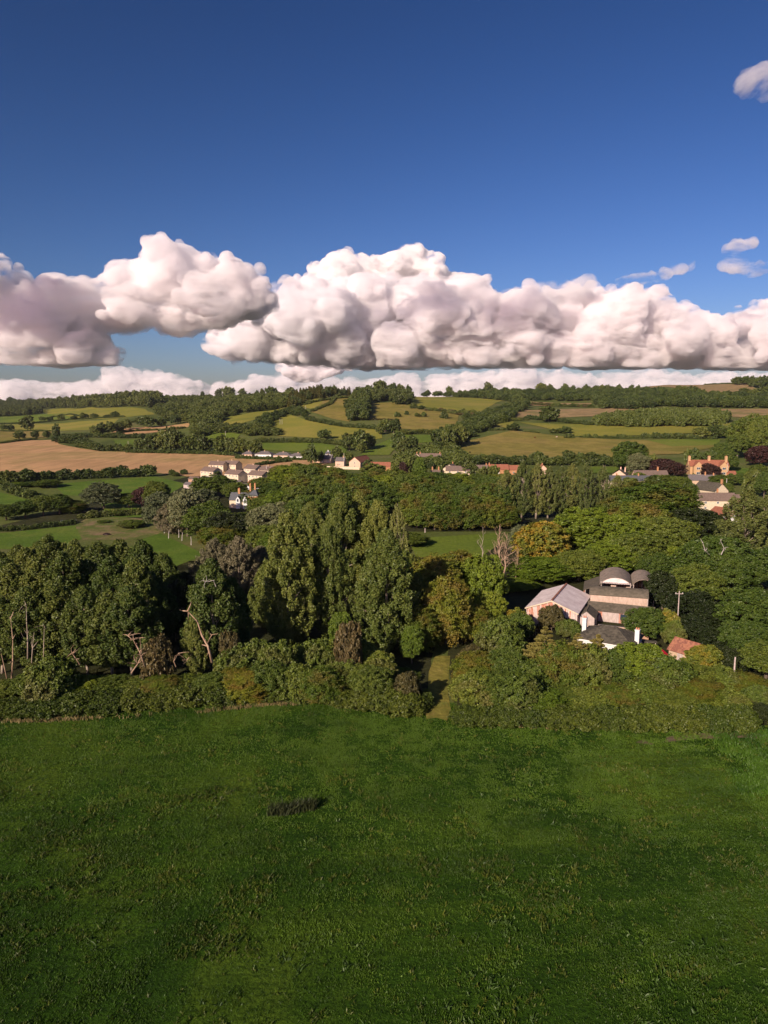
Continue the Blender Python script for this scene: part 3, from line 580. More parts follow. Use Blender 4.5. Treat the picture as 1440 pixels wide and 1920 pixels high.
def inpoly(x, y, P):
    c = False; j = len(P) - 1
    for i in range(len(P)):
        if (P[i][1] > y) != (P[j][1] > y) and x < (P[j][0]-P[i][0]) * (y-P[i][1]) / (P[j][1]-P[i][1]) + P[i][0]: c = not c
        j = i
    return c
def scatter(pts, gap, keys, h, w_, jit=.25, rs=RS):
    """tree positions filling an outline given in picture points, gap metres apart"""
    W = [G(*p)[:2] for p in pts]; xs = [p[0] for p in W]; yv = [p[1] for p in W]; out = []
    y = min(yv); k = 0
    while y < max(yv):
        g = gap * (1 + max(0, y - 900) / 900); x = min(xs) + (k % 2) * g / 2
        while x < max(xs):
            a, b = x + rs.uniform(-.35, .35) * g, y + rs.uniform(-.35, .35) * g
            if inpoly(a, b, W):
                key = keys[rs.randint(len(keys))]; p = PROTO[key]; hh = h * rs.uniform(1 - jit, 1 + jit); out.append((key, a, b, hz(a, b) - .5, w_ * rs.uniform(.85, 1.25) / p['W'], hh / p['H']))
            x += g
        y += g; k += 1
    return out
def hedge(pts, h, w_, label, keys=('farbush0', 'farbush1'), group='field hedges', name='hedge', tall=.25, world=False, step=None, cat='hedge', leaf=None):
    W = [p if world else G(*p)[:2] for p in pts]; items = []
    for (x0, y0), (x1, y1) in zip(W[:-1], W[1:]):
        L = math.hypot(x1-x0, y1-y0); n = max(1, int(L / (step * .75 if step else w_ * .42)))
        for i in range(n):
            t = (i + RS.rand()) / n; x, y = x0 + (x1-x0)*t + RS.normal(0, w_*.08), y0 + (y1-y0)*t + RS.normal(0, w_*.08); key = keys[RS.randint(len(keys))]; p = PROTO[key]
            hh = h * RS.uniform(1 - tall, 1 + tall); items.append((key, x, y, hz(x, y) - .2, w_ * RS.uniform(.75, 1.25) / p['W'], hh / p['H']))
    return merged(name, items, label, cat, group, None, leaf)
FT = ['fartree0', 'fartree1', 'fartree2', 'fartree3', 'fartree4']
# ------------------------------------------------------------------ near woods
def row(keys, pxs, Y, tops, wpx, base, group, jy=3, jt=4, **kw):
    n = len(pxs)
    for i, px in enumerate(pxs):
        tp = tops[i] if isinstance(tops, (list, tuple)) else tops
        if isinstance(Y, (list, tuple)): yy = Y[i]
        else: yy = Y + RS.uniform(-jy, jy)
        T(keys[i % len(keys)], px, yy, tp + RS.uniform(-jt, jt), wpx * RS.uniform(.92, 1.12), ordl(base, i, n), group, **kw)
A4 = ['aspen0', 'aspen1', 'aspen2', 'aspen3']
row(A4, [18, 58, 100, 148, 190, 232, 272, 312], 160, [1052, 1030, 1003, 1012, 1022, 1012, 1018, 1040], 72, 'dark poplar, back row of the left wood', 'back row of the left wood')
row(A4[::-1], [-15, 30, 82, 128, 172, 215, 262, 292], 143, [1075, 1060, 1045, 1040, 1052, 1048, 1045, 1075], 80, 'dark poplar, middle row of the left wood', 'middle row of the left wood')
row(A4, [5, 60, 112, 165, 212, 248], 129, [1120, 1100, 1095, 1105, 1110, 1105], 88, 'pale stemmed poplar, front row of the left wood', 'front row of the left wood')
row(A4, [0, 42, 80, 125, 168, 205, 246, 285], 176, [1030, 1022, 1018, 1022, 1030, 1022, 1028, 1030], 66, 'dark poplar, rearmost row of the left wood', 'rearmost row of the left wood')
# the broken willow and grey willows
T('aspen1', 403, 130, 1052, 92, 'broken poplar with a snapped bare limb, between the left wood and the tall poplars')
T('aspen3', 440, 136, 1085, 62, 'smaller poplar crown right of the broken poplar with the bare limb')
T('aspen2', 372, 126, 1150, 50, 'low leafy poplar stem below left of the broken poplar')
row(['willow0', 'willow1'], [405, 450, 490], [192, 186, 196], [1012, 1008, 1022], 70, 'silvery grey willow behind the broken poplar', 'silvery willows')
# tall poplars
T('poplar1', 585, 196, 945, 78, 'tall poplar standing behind the big left poplar')
row(['poplar0', 'poplar2', 'poplar1'], [640, 675, 708], [186, 192, 184], [930, 922, 938], 74, 'poplar in the tall clump behind the two nearest poplars', 'tall back clump of poplars')
T('row_poplar1', 745, 176, 950, 48, 'slim thin grey green poplar at the right end of the tall clump')
T('poplar2', 543, 148, 964, 98, 'largest poplar, broad and bushy, left of the near poplar group')
T('poplar0', 618, 153, 986, 78, 'big poplar close on the right side of the largest poplar')
T('poplar1', 500, 160, 1060, 60, 'short poplar tucked against the left flank of the largest poplar')
T('poplar0', 724, 143, 998, 108, 'single near poplar with its pale trunk showing, standing right of the dark gap')
T('poplar2', 782, 152, 1075, 48, 'narrow side poplar against the right flank of the near poplar')
T('lime1', 772, 136, 1175, 40, 'young light green tree above the start of the mown path')
# feathery hornbeams
row(['feather0', 'feather1', 'feather2'], [812, 836, 862], [165, 148, 176], [1042, 1085, 1034], 92, 'feathery hornbeam right of the near poplar', 'feathery hornbeams left of the dead trees')
T('feather1', 786, 143, 1140, 70, 'low feathery hornbeam hanging over the mown path')
T('lime0', 905, 168, 1042, 76, 'bright green ash tree just below the dead trees')
T('lime1', 915, 156, 1110, 58, 'small bright green tree between the hornbeams and the metal barn')
T('feather2', 885, 150, 1135, 60, 'small feathery tree between hornbeams and path')
T('shrub0', 760, 165, 1040, 60, 'dark bush in the gap behind the near poplar')
# bushes in front of the wood, left of the path
MX = ['shrub0', 'oak1', 'sprayshrub1', 'lime0', 'oak3', 'shrub2', 'beech1', 'sprayshrub0', 'oak2', 'feather2']
SH = ['shrub0', 'shrub1', 'shrub2', 'sprayshrub0', 'sprayshrub1']
row(SH, list(range(450, 760, 37)), 126, [1215, 1200, 1205, 1215, 1205, 1200, 1200, 1225, 1262], 74, 'tall shrub in the rear shrub row under the poplars', 'rear shrubs under the poplars')
row(MX[::-1], list(range(465, 760, 46)), 119, [1262, 1240, 1245, 1252, 1240, 1250, 1282], 80, 'dense green shrub at the front edge under the poplars', 'front shrubs under the poplars')
row(MX, list(range(15, 450, 48)), 120, [1278, 1262, 1258, 1270, 1272, 1275, 1268, 1270, 1262, 1250], 74, 'green shrub along the foot of the left wood', 'shrubs along the left wood')
T('russet0', 656, 124, 1168, 50, 'brown hazy bush between the two big poplars'); T('russet1', 764, 116, 1262, 48, 'reddish brown bush left of the path mouth')
T('russet0', 432, 126, 1185, 40, 'small brown bush by the foot of the broken poplar'); T('russet1', 300, 123, 1195, 60, 'brown thinly leaved bush at the right end of the left wood')
T('lime1', 642, 138, 1150, 44, 'light green sapling between the big poplars')
T('sprayshrub1', 95, 117, 1235, 88, 'rounded olive green bush at the left field edge')
row(['bramble0', 'bramble1'], [0, 50, 98, 150, 205, 258, 310, 362, 415], [112.5, 113, 113.5, 114, 115, 116, 116.5, 117.5, 118], [1318, 1312, 1306, 1302, 1300, 1296, 1290, 1286, 1280], 78, 'low bramble along the field edge below the left wood', 'left field edge brambles', jt=3)
row(['bramble1', 'bramble0'], [640, 682, 722, 758, 776], [117, 116, 115, 114, 116], [1290, 1292, 1292, 1298, 1300], 70, 'low bramble at the field edge left of the path', 'field edge brambles by the path', jt=3)
row(['bramble1', 'bramble0'], [468, 510, 552, 598], [119, 119.5, 119.5, 119.5], [1285, 1284, 1284, 1282], 64, 'low bramble below the front shrubs under the poplars', 'field edge brambles under the poplars', jt=3)
# right of the path
row(MX, [892, 925, 966, 1010, 1060, 1110, 1160, 1210, 1260, 1310, 1360], 114, [1272, 1268, 1275, 1282, 1285, 1288, 1290, 1290, 1285, 1288, 1295], 92, 'dense shrub in the front row of the hedge before the farm', 'front row of the farm hedge', jy=2, jt=14)
row(MX[::-1], [893, 945, 990, 1050, 1100, 1150, 1195, 1245, 1300, 1350, 1395], 122, [1232, 1228, 1238, 1214, 1206, 1212, 1208, 1236, 1252, 1248, 1262], 88, 'dense shrub in the rear row of the hedge before the farm', 'rear row of the farm hedge', jy=2, jt=9)
row(['bramble0', 'bramble1'], [878, 912, 950, 998, 1046, 1094, 1142, 1190, 1238, 1286, 1334, 1380], [109.8, 109.5, 109.3, 109, 108.8, 108.6, 108.4, 108.3, 108, 107.8, 107.6, 107.4], 1328, 68, 'low bramble on the field edge before the farm hedge', 'field edge brambles before the farm', jt=3)
T('larch0', 1020, 124, 1176, 104, 'olive larch with drooping tiers left of the white cottage'); T('larch1', 1118, 125, 1190, 76, 'small olive larch in front of the white cottage')
T('larch1', 985, 131, 1232, 70, 'low larch at the left end of the garden'); T('larch0', 1080, 123, 1188, 84, 'short larch below the white cottage')
T('sprayshrub0', 937, 141, 1160, 82, 'round grey green tree left of the larches'); T('russet0', 886, 137, 1212, 44, 'russet bush beside the top of the path')
T('shrub2', 975, 150, 1150, 46, 'dark shrub beside the metal barn corner'); T('yellowbush0', 968, 154, 1143, 44, 'yellow green bush left of the metal barn')
T('russet1', 1034, 156, 1136, 46, 'grey brown bush before the metal barn gable'); T('shrub0', 1066, 152, 1162, 44, 'dark green bush at the right corner of the metal barn')
T('oak1', 1208, 151, 1140, 70, 'dark round garden tree right of the long shed'); T('yellowbush0', 1250, 151, 1145, 40, 'yellow leaved tree next to the dark garden tree')
T('shrub1', 1262, 147, 1165, 40, 'green bush behind the yellow leaved tree'); T('shrub2', 1200, 133, 1215, 58, 'bushy shrub between white cottage and red car')
T('yellowbush0', 1318, 128, 1212, 62, 'yellowish bush beside the rusty roofed shed'); T('shrub0', 1125, 134, 1240, 50, 'green bush in front of the cottage door')
# right hand woods, from the dead trees to the village
T('yellow0', 1014, 228, 980, 96, 'horse chestnut turning yellow above the metal barn')
T('grey0', 985, 238, 985, 60, 'dull green tree behind the dead trees')
T('lime0', 1096, 240, 956, 118, 'big round bright green tree right of the yellow chestnut'); T('lime1', 1152, 236, 968, 90, 'bright green tree close to the big round one')
T('lime0', 1018, 206, 1048, 112, 'wide green tree directly behind the metal barn'); T('lime1', 965, 196, 1088, 80, 'green tree left behind the metal barn')
T('oak2', 1085, 206, 1035, 90, 'rounded tree behind the gap of metal barn and timber barn'); T('lime0', 1142, 212, 1018, 90, 'green tree behind the arched barn roofs')
T('oak0', 1190, 214, 1002, 96, 'dark green tree right behind the arched barn roofs'); T('beech2', 1222, 300, 905, 150, 'broad beech with yellowing top below the white cottages')
T('beech0', 1195, 258, 942, 110, 'broad beech in the middle of the right wood'); T('oak3', 1250, 238, 972, 96, 'dark oak on the right side of the broad beeches')
T('yew1', 1300, 262, 955, 96, 'shade-coloured tree in front of the white cottage gable'); T('beech1', 1160, 270, 930, 80, 'beech at the right end of the poplar row')  # first crown deepens the wood's shade by its leaf colour
T('oak0', 1228, 205, 1040, 66, 'small oak beside the arched barn'); T('lime1', 1262, 214, 1028, 70, 'yellow green ash above the dark lane')
T('oak2', 1332, 190, 1008, 126, 'large oak with dead antler branches above the dark lane'); T('oak1', 1300, 176, 1062, 96, 'oak bough mass left below the oak with dead branches')
T('oak3', 1362, 182, 1040, 100, 'oak bough mass right below the oak with dead branches')
T('row_poplar0', 1392, 225, 918, 104, 'wide thin crowned poplar at the right side below the village'); T('row_poplar2', 1432, 235, 930, 70, 'thin poplar at the right border below the village')
T('oak0', 1420, 196, 1030, 90, 'oak at the right border behind the big near oak')
T('oak2', 1415, 150, 1108, 120, 'big near oak at the right border above the lane'); T('oak3', 1400, 138, 1170, 92, 'lower near oak by the lane pole'); T('oak1', 1436, 128, 1205, 90, 'near oak leaning in from the right border')
T('shrub2', 1425, 115, 1290, 60, 'dark bush at the right corner of the meadow')
for px, Y, tp, w_, lb in [(1242, 176, 1072, 60, 'shade-coloured tree at the right rear corner of the barns'), (1292, 166, 1108, 70, 'shade-coloured tree under the left bough of the large oak'), (1335, 158, 1132, 76, 'shade-coloured tree over the dark lane, middle of three'), (1300, 150, 1160, 60, 'shade-coloured tree behind the rusty roofed shed'), (1352, 142, 1180, 76, 'shade-coloured tree at the bend of the dark lane'), (1362, 131, 1215, 66, 'shade-coloured bushy tree beside the lane pole'), (1428, 110, 1322, 44, 'shade-coloured bush at the right end of the mud track'), (330, 150, 1090, 44, 'shade-coloured tree in the deep gap right of the left wood'), (345, 168, 1075, 40, 'shade-coloured tree behind the gap by the broken poplar')]:
    T('yew%d' % (px % 2), px, Y, tp, w_, lb)  # trees added to fill shadowed spots, shade painted into their leaves
T('oak0', 450, 310, 962, 52, 'dark tree screening the lower walls of the brick villa')
# the row of tall thin poplars
rp = [948, 978, 1005, 1027, 1050, 1070, 1096, 1128, 1155]
row(['row_poplar0', 'row_poplar1', 'row_poplar2'], rp, 322, [882, 868, 872, 876, 878, 872, 866, 878, 894], 39, 'tall thin poplar with pale stem in the straight row', 'straight row of thin poplars')
# central wood
OB = ['beech0', 'oak1', 'beech1', 'oak2', 'beech2', 'oak0', 'lime0', 'oak3']
row(['beech0', 'beech2', 'beech1'], [782, 815, 848, 880, 912, 938], 296, [928, 925, 932, 930, 928, 940], 62, 'beech, front row of the central wood', 'front row of the central wood')
row(OB, [765, 800, 835, 870, 905, 940], 322, [905, 908, 912, 906, 904, 905], 60, 'tree in the second row of the central wood', 'second row of the central wood')
row(OB[::-1], [498, 530, 565, 600, 635, 672, 708], 318, [935, 925, 915, 918, 905, 900, 905], 66, 'dark rounded tree in the left front of the central wood', 'left front of the central wood')
row(OB, [484, 520, 560, 600, 640, 680, 720, 760, 800, 840, 880, 920], 356, [915, 900, 893, 896, 896, 893, 892, 895, 893, 897, 900, 898], 62, 'tree in the third row of the central wood', 'third row of the central wood')
row(OB[::-1], [500, 540, 580, 620, 660, 700, 740, 780, 820, 860, 900, 935], 396, [893, 880, 877, 882, 886, 884, 882, 885, 885, 888, 888, 890], 58, 'tree in the fourth row of the central wood', 'fourth row of the central wood')
row(OB, [530, 560, 590, 620], 432, [872, 866, 868, 874], 54, 'tree at the top corner of the central wood beside the village', 'top corner of the central wood')
T('grey1', 512, 262, 945, 84, 'round dull green tree right of the brick villa'); T('oak2', 575, 262, 930, 90, 'big round oak behind the largest poplar'); T('oak0', 497, 235, 985, 70, 'dark tree in front of the brick villa')
T('oak1', 765, 262, 1000, 70, 'dark tree in shade at the left end of the small meadow'); T('lime1', 520, 225, 1000, 60, 'green tree behind the silvery willows')
# left middle ground
row(['grey0', 'willow1', 'grey1'], [303, 330, 352], [292, 286, 280], [925, 932, 920], 58, 'grey green birch with white trunk beside the lawn', 'birches beside the lawn')
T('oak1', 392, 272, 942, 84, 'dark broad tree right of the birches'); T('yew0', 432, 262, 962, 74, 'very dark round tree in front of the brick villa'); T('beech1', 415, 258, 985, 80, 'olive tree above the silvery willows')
T('oak0', 402, 385, 893, 78, 'large dark oak behind the birches near the estate houses'); T('grey0', 378, 330, 918, 60, 'grey green tree before the large dark oak'); T('oak3', 440, 372, 905, 44, 'dark tree left of the villa chimneys')
row(['oak2', 'oak0', 'oak3', 'oak1', 'beech1'], [12, 48, 82, 112, 135], [318, 326, 330, 334, 338], [950, 942, 930, 925, 935], 46, 'dark hedgerow oak above the left lawn', 'hedgerow oaks above the left lawn')
T('grey1', 195, 350, 906, 66, 'big grey green ash standing in the middle of the left hedge')
T('oak2', 242, 352, 925, 40, 'dark green tree right of the big grey green ash'); T('copper1', 266, 352, 914, 34, 'purple black beech between two green trees'); T('oak0', 295, 352, 903, 46, 'dark green oak right of the purple black beech')
T('oak1', 62, 425, 903, 44, 'bush like tree left of the shadowed field'); T('oak3', 88, 420, 900, 44, 'dark round tree casting its shadow on the left field')
T('lime1', 30, 430, 905, 50, 'light green bushy tree at the far left hedge'); T('shrub0', 247, 300, 975, 46, 'dark spreading bush on the allotment slope'); T('shrub2', 195, 312, 985, 26, 'small dark bush in the brown rough ground')
T('shrub1', 218, 330, 955, 32, 'clipped green bush by the allotments')
hedge([(-40, 905), (0, 912), (60, 935)], 4, 6, 'thick diagonal hedge at the left between two lawns', ('oak0', 'oak1') if 0 else ('farbush0', 'farbush1'))
hedge([(150, 972), (210, 968), (290, 962)], 3.2, 4, 'low hedge under the big grey green ash')
hedge([(-60, 1000), (60, 992), (140, 982)], 2.2, 3, 'low hedge along the top of the left lawn')
# ------------------------------------------------------------------ dead wood
def bare(name, px, Y, top, label, seed, m='dead_wood', r0=.32, group=None, **kw):
    x = XY(px, Y, 0); g = hz(x, Y); h = ZAT(top, Y) - g; rs = np.random.RandomState(seed); mb = bare_mb(rs, h, r0, **kw)
    o = mb.build(name, m, None, True); o.location = (x, Y, g); return tag(o, label, 'tree', group)
bare('dead_tree', 934, 206, 985, 'tall dead tree with many upright bare branches', 1, nb=26, up=2.2, spread=.36, start=.2, r0=.38)
bare('dead_tree', 945, 203, 1000, 'second dead tree with spreading bare branches to the right', 2, nb=26, up=1.1, spread=.42, start=.25, r0=.36, lean=(.04, 0))
bare('dead_tree', 904, 214, 988, 'slender bare forked dead tree left of the tall dead tree', 3, nb=7, up=3, spread=.3, start=.4, r0=.2, m='pale_bark')
bare('dead_tree', 966, 205, 1028, 'small dead tree with mossy twigs on the right of the dead group', 4, nb=18, up=1.5, spread=.45, start=.2, r0=.22, lean=(.08, 0))
def limb(name, pts, rad, label, m='dead_wood', group=None, seed=5, twigs=6):
    P = [Vector((XY(px, Y, ZAT(py, Y)), Y, ZAT(py, Y))) for px, py, Y in pts]; o0 = P[0].copy(); mb = MB(); P = [p - o0 for p in P]
    mb.tube(P, [rad * .62 * (1 - .8 * i / (len(P)-1)) for i in range(len(P))], 7); rs = np.random.RandomState(seed)
    for _ in range(twigs):
        i = rs.randint(1, len(P)); q = np.array(P[i]); d = unit(rs.normal(0, 1, 3) + [0, -.3, .5]); L = rs.uniform(.5, 1.5) if m == 'white_bark' else rs.uniform(.8, 2.4); mb.tube(curve(q, q + d * L, rs, .2, 5), [rad * .35, rad * .25, rad * .18, rad * .1, .01], 5)
    o = mb.build(name, m, None, True); o.location = o0; return tag(o, label, 'tree', group)
limb('broken_trunk', [(398, 1242, 118), (390, 1212, 118), (378, 1190, 118), (370, 1165, 118), (352, 1146, 118)], .42, 'bare orange leaning trunk of the snapped tree below the broken poplar', seed=3)
limb('fallen_branch', [(390, 1205, 117.8), (397, 1190, 117.5), (409, 1188, 117)], .22, 'short forked bare branch at the foot of the leaning trunk', seed=4, twigs=2)
limb('fallen_branch', [(272, 1250, 118), (262, 1222, 118), (250, 1200, 118), (240, 1192, 117)], .26, 'dead crooked branches hanging in the middle of the left wood edge', seed=6, twigs=14)
limb('fallen_branch', [(246, 1262, 116), (258, 1245, 116), (266, 1228, 116.5), (262, 1196, 117)], .2, 'long curved bare bough touching the brambles', seed=7, twigs=10)
limb('fallen_branch', [(150, 1246, 118), (143, 1236, 118), (135, 1225, 118)], .22, 'broken pale branch stub in the left wood', seed=8, twigs=8)
limb('fallen_branch', [(330, 1250, 118), (326, 1240, 118), (334, 1225, 118), (350, 1238, 118)], .2, 'bent reddish branch left of the leaning trunk', seed=9, twigs=6)
limb('bare_trunk', [(22, 1272, 119), (24, 1240, 119), (24, 1200, 119), (20, 1160, 119)], .26, 'pale bare trunk at the left end of the left wood', seed=10, twigs=5)
limb('bare_trunk', [(13, 1272, 118), (8, 1250, 118), (2, 1225, 118)], .2, 'thin curved bare trunk at the left border', seed=11, twigs=3)
limb('bare_trunk', [(52, 1235, 121), (52, 1200, 121), (50, 1165, 121), (49, 1135, 121)], .24, 'straight pale trunk third from the left in the wood edge', 'pale_bark', seed=12, twigs=4)
limb('bare_trunk', [(59, 1250, 120), (61, 1215, 120), (64, 1185, 120)], .2, 'slim pale trunk close beside the straight pale trunk', 'pale_bark', seed=13, twigs=3)
limb('bare_trunk', [(82, 1245, 120), (82, 1210, 120), (83, 1175, 120)], .16, 'thin greyish trunk in the left wood edge', 'pale_bark', seed=14, twigs=3)
limb('dead_antlers', [(1330, 1040, 180), (1322, 1033, 180), (1318, 1018, 180)], .26, 'white dead antler branch on the left of the large oak crown', 'white_bark', seed=15, twigs=9)
limb('dead_antlers', [(1352, 1040, 180), (1358, 1028, 180), (1352, 1016, 180)], .24, 'white dead antler branch on the right of the large oak crown', 'white_bark', seed=16, twigs=8)
limb('dead_antlers', [(405, 1100, 126), (400, 1088, 126), (385, 1092, 126)], .2, 'white curved dead branches in the top of the broken poplar', 'white_bark', seed=17, twigs=9)
# ------------------------------------------------------------------ hedges and trees of the far slopes
hedge([(20, 905), (60, 904), (140, 898), (220, 895), (285, 893)], 6.5, 8, 'long tall hedge along the bottom of the stubble field', ('fartree0', 'farbush0', 'fartree3'), step=5)
row2 = lambda L, base, group, keys=FT, **kw: [TF(keys[i % len(keys)], px, b, t, w_, ordl(base, i, len(L)), group, **kw) for i, (px, b, t, w_) in enumerate(L)]
row2([(10, 907, 882, 30), (34, 906, 884, 30), (52, 905, 879, 34)], 'dark tree at the left end of the tall stubble hedge', 'trees in the stubble hedge')
row2([(278, 893, 877, 14)], 'small round tree ending the tall stubble hedge', None)
hedge([(0, 795), (60, 794), (100, 790), (143, 786), (190, 784), (232, 782)], 2.6, 5, 'dark straight hedge between the two far left green fields')
row2([(79, 790, 781, 12), (93, 789, 781, 13), (115, 788, 778, 13), (139, 787, 779, 11), (158, 786, 774, 17), (177, 784, 775, 14), (201, 783, 777, 12), (216, 783, 771, 16)], 'round tree standing in the far left dark hedge', 'round trees of the far left hedge')
row2([(7, 807, 796, 13), (20, 807, 796, 13), (37, 824, 807, 20), (66, 822, 807, 13), (88, 822, 807, 13)], 'small tree beside the far left pasture strip', 'small trees of the far left pastures')
TF('fartree1', 52, 808, 779, 24, 'tallest tree of the far left pastures, with a narrow top'); TF('fartree3', 106, 820, 794, 13, 'slim tall tree above the stubble field')
hedge([(0, 808), (60, 808), (96, 809)], 2.0, 4, 'thin hedge across the far left pastures'); hedge([(0, 832), (30, 828), (68, 824)], 2.6, 5, 'dark hedge along the top left of the stubble field')
hedge([(90, 787), (115, 778), (150, 781)], 2.5, 5, 'short dark hedge between the far left green fields')
hedge([(112, 830), (140, 832), (165, 838)], 8, 11, 'thick scrub hedge jutting into the stubble field', ('fartree0', 'fartree1'), step=5); hedge([(150, 838), (185, 845), (240, 846)], 6, 9, 'scrub hedge along the top of the stubble field', ('fartree0', 'farbush0'), step=5)
hedge([(120, 822), (170, 820), (235, 821), (300, 822)], 5, 9, 'dark scrub band behind the stubble field', ('fartree2', 'farbush0'), step=5)
row2([(178, 817, 798, 18), (192, 815, 792, 20), (206, 814, 790, 20), (222, 812, 791, 22), (236, 806, 786, 20)], 'dark tree in the clump left of the small stubble field', 'clump left of the small stubble field')
row2([(277, 802, 780, 26), (262, 797, 782, 16), (302, 800, 782, 18), (330, 795, 777, 20), (350, 793, 775, 20)], 'dark tree around the small stubble field', 'trees around the small stubble field')
hedge([(195, 818), (240, 810), (300, 807), (345, 803)], 3, 5, 'low hedge along the small stubble field'); hedge([(240, 793), (300, 790), (345, 786)], 4, 7, 'dark hedge above the small stubble field', ('fartree1', 'farbush0'), step=6)
row2([(262, 847, 822, 20), (285, 848, 812, 30), (306, 848, 806, 30), (325, 849, 800, 34), (345, 849, 812, 30), (362, 849, 815, 26), (382, 850, 815, 30), (416, 851, 815, 30), (436, 852, 820, 26), (457, 854, 822, 34), (480, 856, 826, 24)], 'big tree in the row above the long stubble field', 'tree row above the stubble field')
hedge([(240, 849), (300, 850), (400, 852), (440, 855)], 3.5, 6, 'low green hedge under the tree row above the stubble field', ('farbush1',))
hedge([(445, 860), (500, 862), (560, 863), (590, 862)], 3, 4, 'green hedge in front of the bungalows', ('farbush1',)); hedge([(480, 874), (520, 868), (545, 866)], 3, 4, 'dark hedge on the right tip of the stubble field')
# woods of the far hills
W1 = [(-40,758),(60,757),(74,762),(76,777),(-40,781)]; merged('wood', scatter(W1, 11, ['fartree1', 'fartree3'], 17, 13), 'dark block of wood at the far left edge of the pastures', 'wood', None, 'stuff')
W2 = [(60,762),(110,757),(180,752),(260,748),(300,752),(300,767),(270,767),(120,767),(60,766)]; merged('wood', scatter(W2, 14, FT, 24, 17), 'long dark wood on the far left ridge', 'wood', None, 'stuff')
W2b = [(-60,755),(60,754),(200,750),(340,744),(340,748),(150,758),(-60,760)]; merged('wood', scatter(W2b, 30, FT, 18, 24), 'distant tree line at the far left horizon', 'wood', None, 'stuff')
W3 = [(285,752),(350,745),(400,740),(480,740),(545,742),(545,762),(482,772),(430,782),(408,800),(395,812),(360,806),(355,792),(310,786),(290,775)]
merged('wood', scatter(W3, 11.5, ['fartree0','fartree1','fartree2','fartree4','fartree0','fartree2'], 12, 12.5), 'wide wood covering the hillside left of the knoll', 'wood', None, 'stuff')
W3b = [(355,812),(405,805),(470,802),(530,812),(520,820),(480,818),(415,812),(370,822)]; merged('wood', scatter(W3b, 10, FT, 8, 11), 'strip of scrub wood below the hillside wood', 'wood', None, 'stuff')
W3c = [(495,785),(545,770),(570,772),(575,785),(540,778),(510,790),(500,815),(480,800)]; merged('wood', scatter(W3c, 10, FT, 9, 11), 'scrub at the foot of the knoll wood', 'wood', None, 'stuff')
W4 = [(538,752),(560,742),(600,738),(660,738),(655,742),(610,748),(575,752),(560,765),(545,775),(536,765)]; merged('wood', scatter(W4, 9, ['farpine0', 'farpine0', 'fartree1'], 14, 7.5), 'olive topped conifer wood on the central knoll', 'wood', None, 'stuff')
W5 = [(655,790),(655,762),(668,748),(690,742),(690,790)]; merged('wood', scatter(W5, 9, ['fartree1', 'fartree3', 'fartree4'], 15, 13), 'dark spine of trees running down beside the golden field', 'wood', None, 'stuff')
W5b = [(670,747),(700,737),(765,735),(768,758),(745,762),(735,752),(695,755)]; merged('wood', scatter(W5b, 10, ['fartree1', 'fartree3'], 16, 13), 'tall dark wood on the hilltop right of the knoll', 'wood', None, 'stuff')
W6a = [(760,741),(770,732),(960,733),(985,745),(985,766),(945,752),(850,745)]; merged('wood', scatter(W6a, 12, FT, 13, 13), 'dark ridge wood above the upper green field', 'wood', None, 'stuff')
W6b = [(960,736),(1100,735),(1200,735),(1330,745),(1440,748),(1520,750),(1520,767),(1350,765),(1225,764),(1190,768),(1120,767),(1112,754),(985,751),(960,755)]; merged('wood', scatter(W6b, 12, FT, 12, 13), 'broad band of woodland below the right ridge', 'wood', None, 'stuff')
W7 = [(1110,800),(1150,788),(1200,782),(1340,783),(1365,790),(1340,800),(1200,802)]; merged('wood', scatter(W7, 9, ['fartree0','fartree2','farbush1'], 12, 11), 'thick scrubby copse between the two right pastures', 'wood', None, 'stuff')
W8 = [(958,764),(985,768),(925,800),(895,812),(868,830),(862,838),(820,842),(818,825),(860,805),(895,785)]; merged('wood', scatter(W8, 10, FT, 9, 12), 'diagonal belt of trees dropping from the ridge to the village', 'wood', None, 'stuff')
W9 = [(745,862),(770,848),(800,842),(860,845),(874,862),(860,878),(760,880)]; merged('wood', scatter(W9, 9, ['fartree0','fartree2','farbush1'], 7, 10), 'rounded scrub behind the central village houses', 'wood', None, 'stuff')
hedge([(482, 830), (560, 830), (620, 832), (660, 838)], 5, 7, 'hedge below the rounded green hill field', ('fartree2', 'farbush0'), step=5); hedge([(575, 788), (600, 792), (640, 800), (660, 802), (712, 806)], 5, 7, 'hedge crossing below the golden triangular field', ('fartree3', 'farbush0'), step=5)
hedge([(585, 772), (620, 757), (662, 742)], 3.5, 6, 'hedge up the left side of the golden triangular field'); hedge([(570, 760), (600, 752), (650, 746)], 3.5, 7, 'second hedge up the knoll')
row2([(608, 824, 805, 24), (655, 845, 812, 30), (675, 845, 806, 34), (690, 842, 812, 24), (678, 850, 830, 18)], 'big tree at the foot of the rounded hill field', 'trees below the hill field')
row2([(722, 810, 786, 24), (738, 812, 785, 26), (712, 815, 795, 16)], 'dark tree in the clump in the centre of the slope', 'dark clump in the centre of the slope')
row2([(748, 852, 808, 26), (757, 855, 820, 22), (773, 840, 816, 22), (826, 838, 800, 30), (842, 842, 798, 28), (860, 838, 796, 28)], 'tree between the two small green paddocks', 'trees by the small paddocks')
hedge([(755, 815), (790, 812), (818, 815)], 4.5, 8, 'thick hedge above the small green paddock', ('fartree0', 'farbush0'), step=5); hedge([(690, 788), (720, 787), (745, 788)], 2, 5, 'russet bramble bank on the slope', ('farrusset0',))
row2([(775, 766, 756, 14), (790, 768, 760, 14), (745, 782, 772, 12), (762, 778, 770, 8), (783, 782, 774, 12), (795, 782, 772, 10), (832, 785, 771, 15), (875, 788, 774, 17), (868, 778, 766, 16), (850, 775, 768, 14), (885, 778, 768, 16)], 'lone bush on the open slope above the village', 'lone bushes on the slope', ['farbush0', 'fartree4', 'farbush1'])
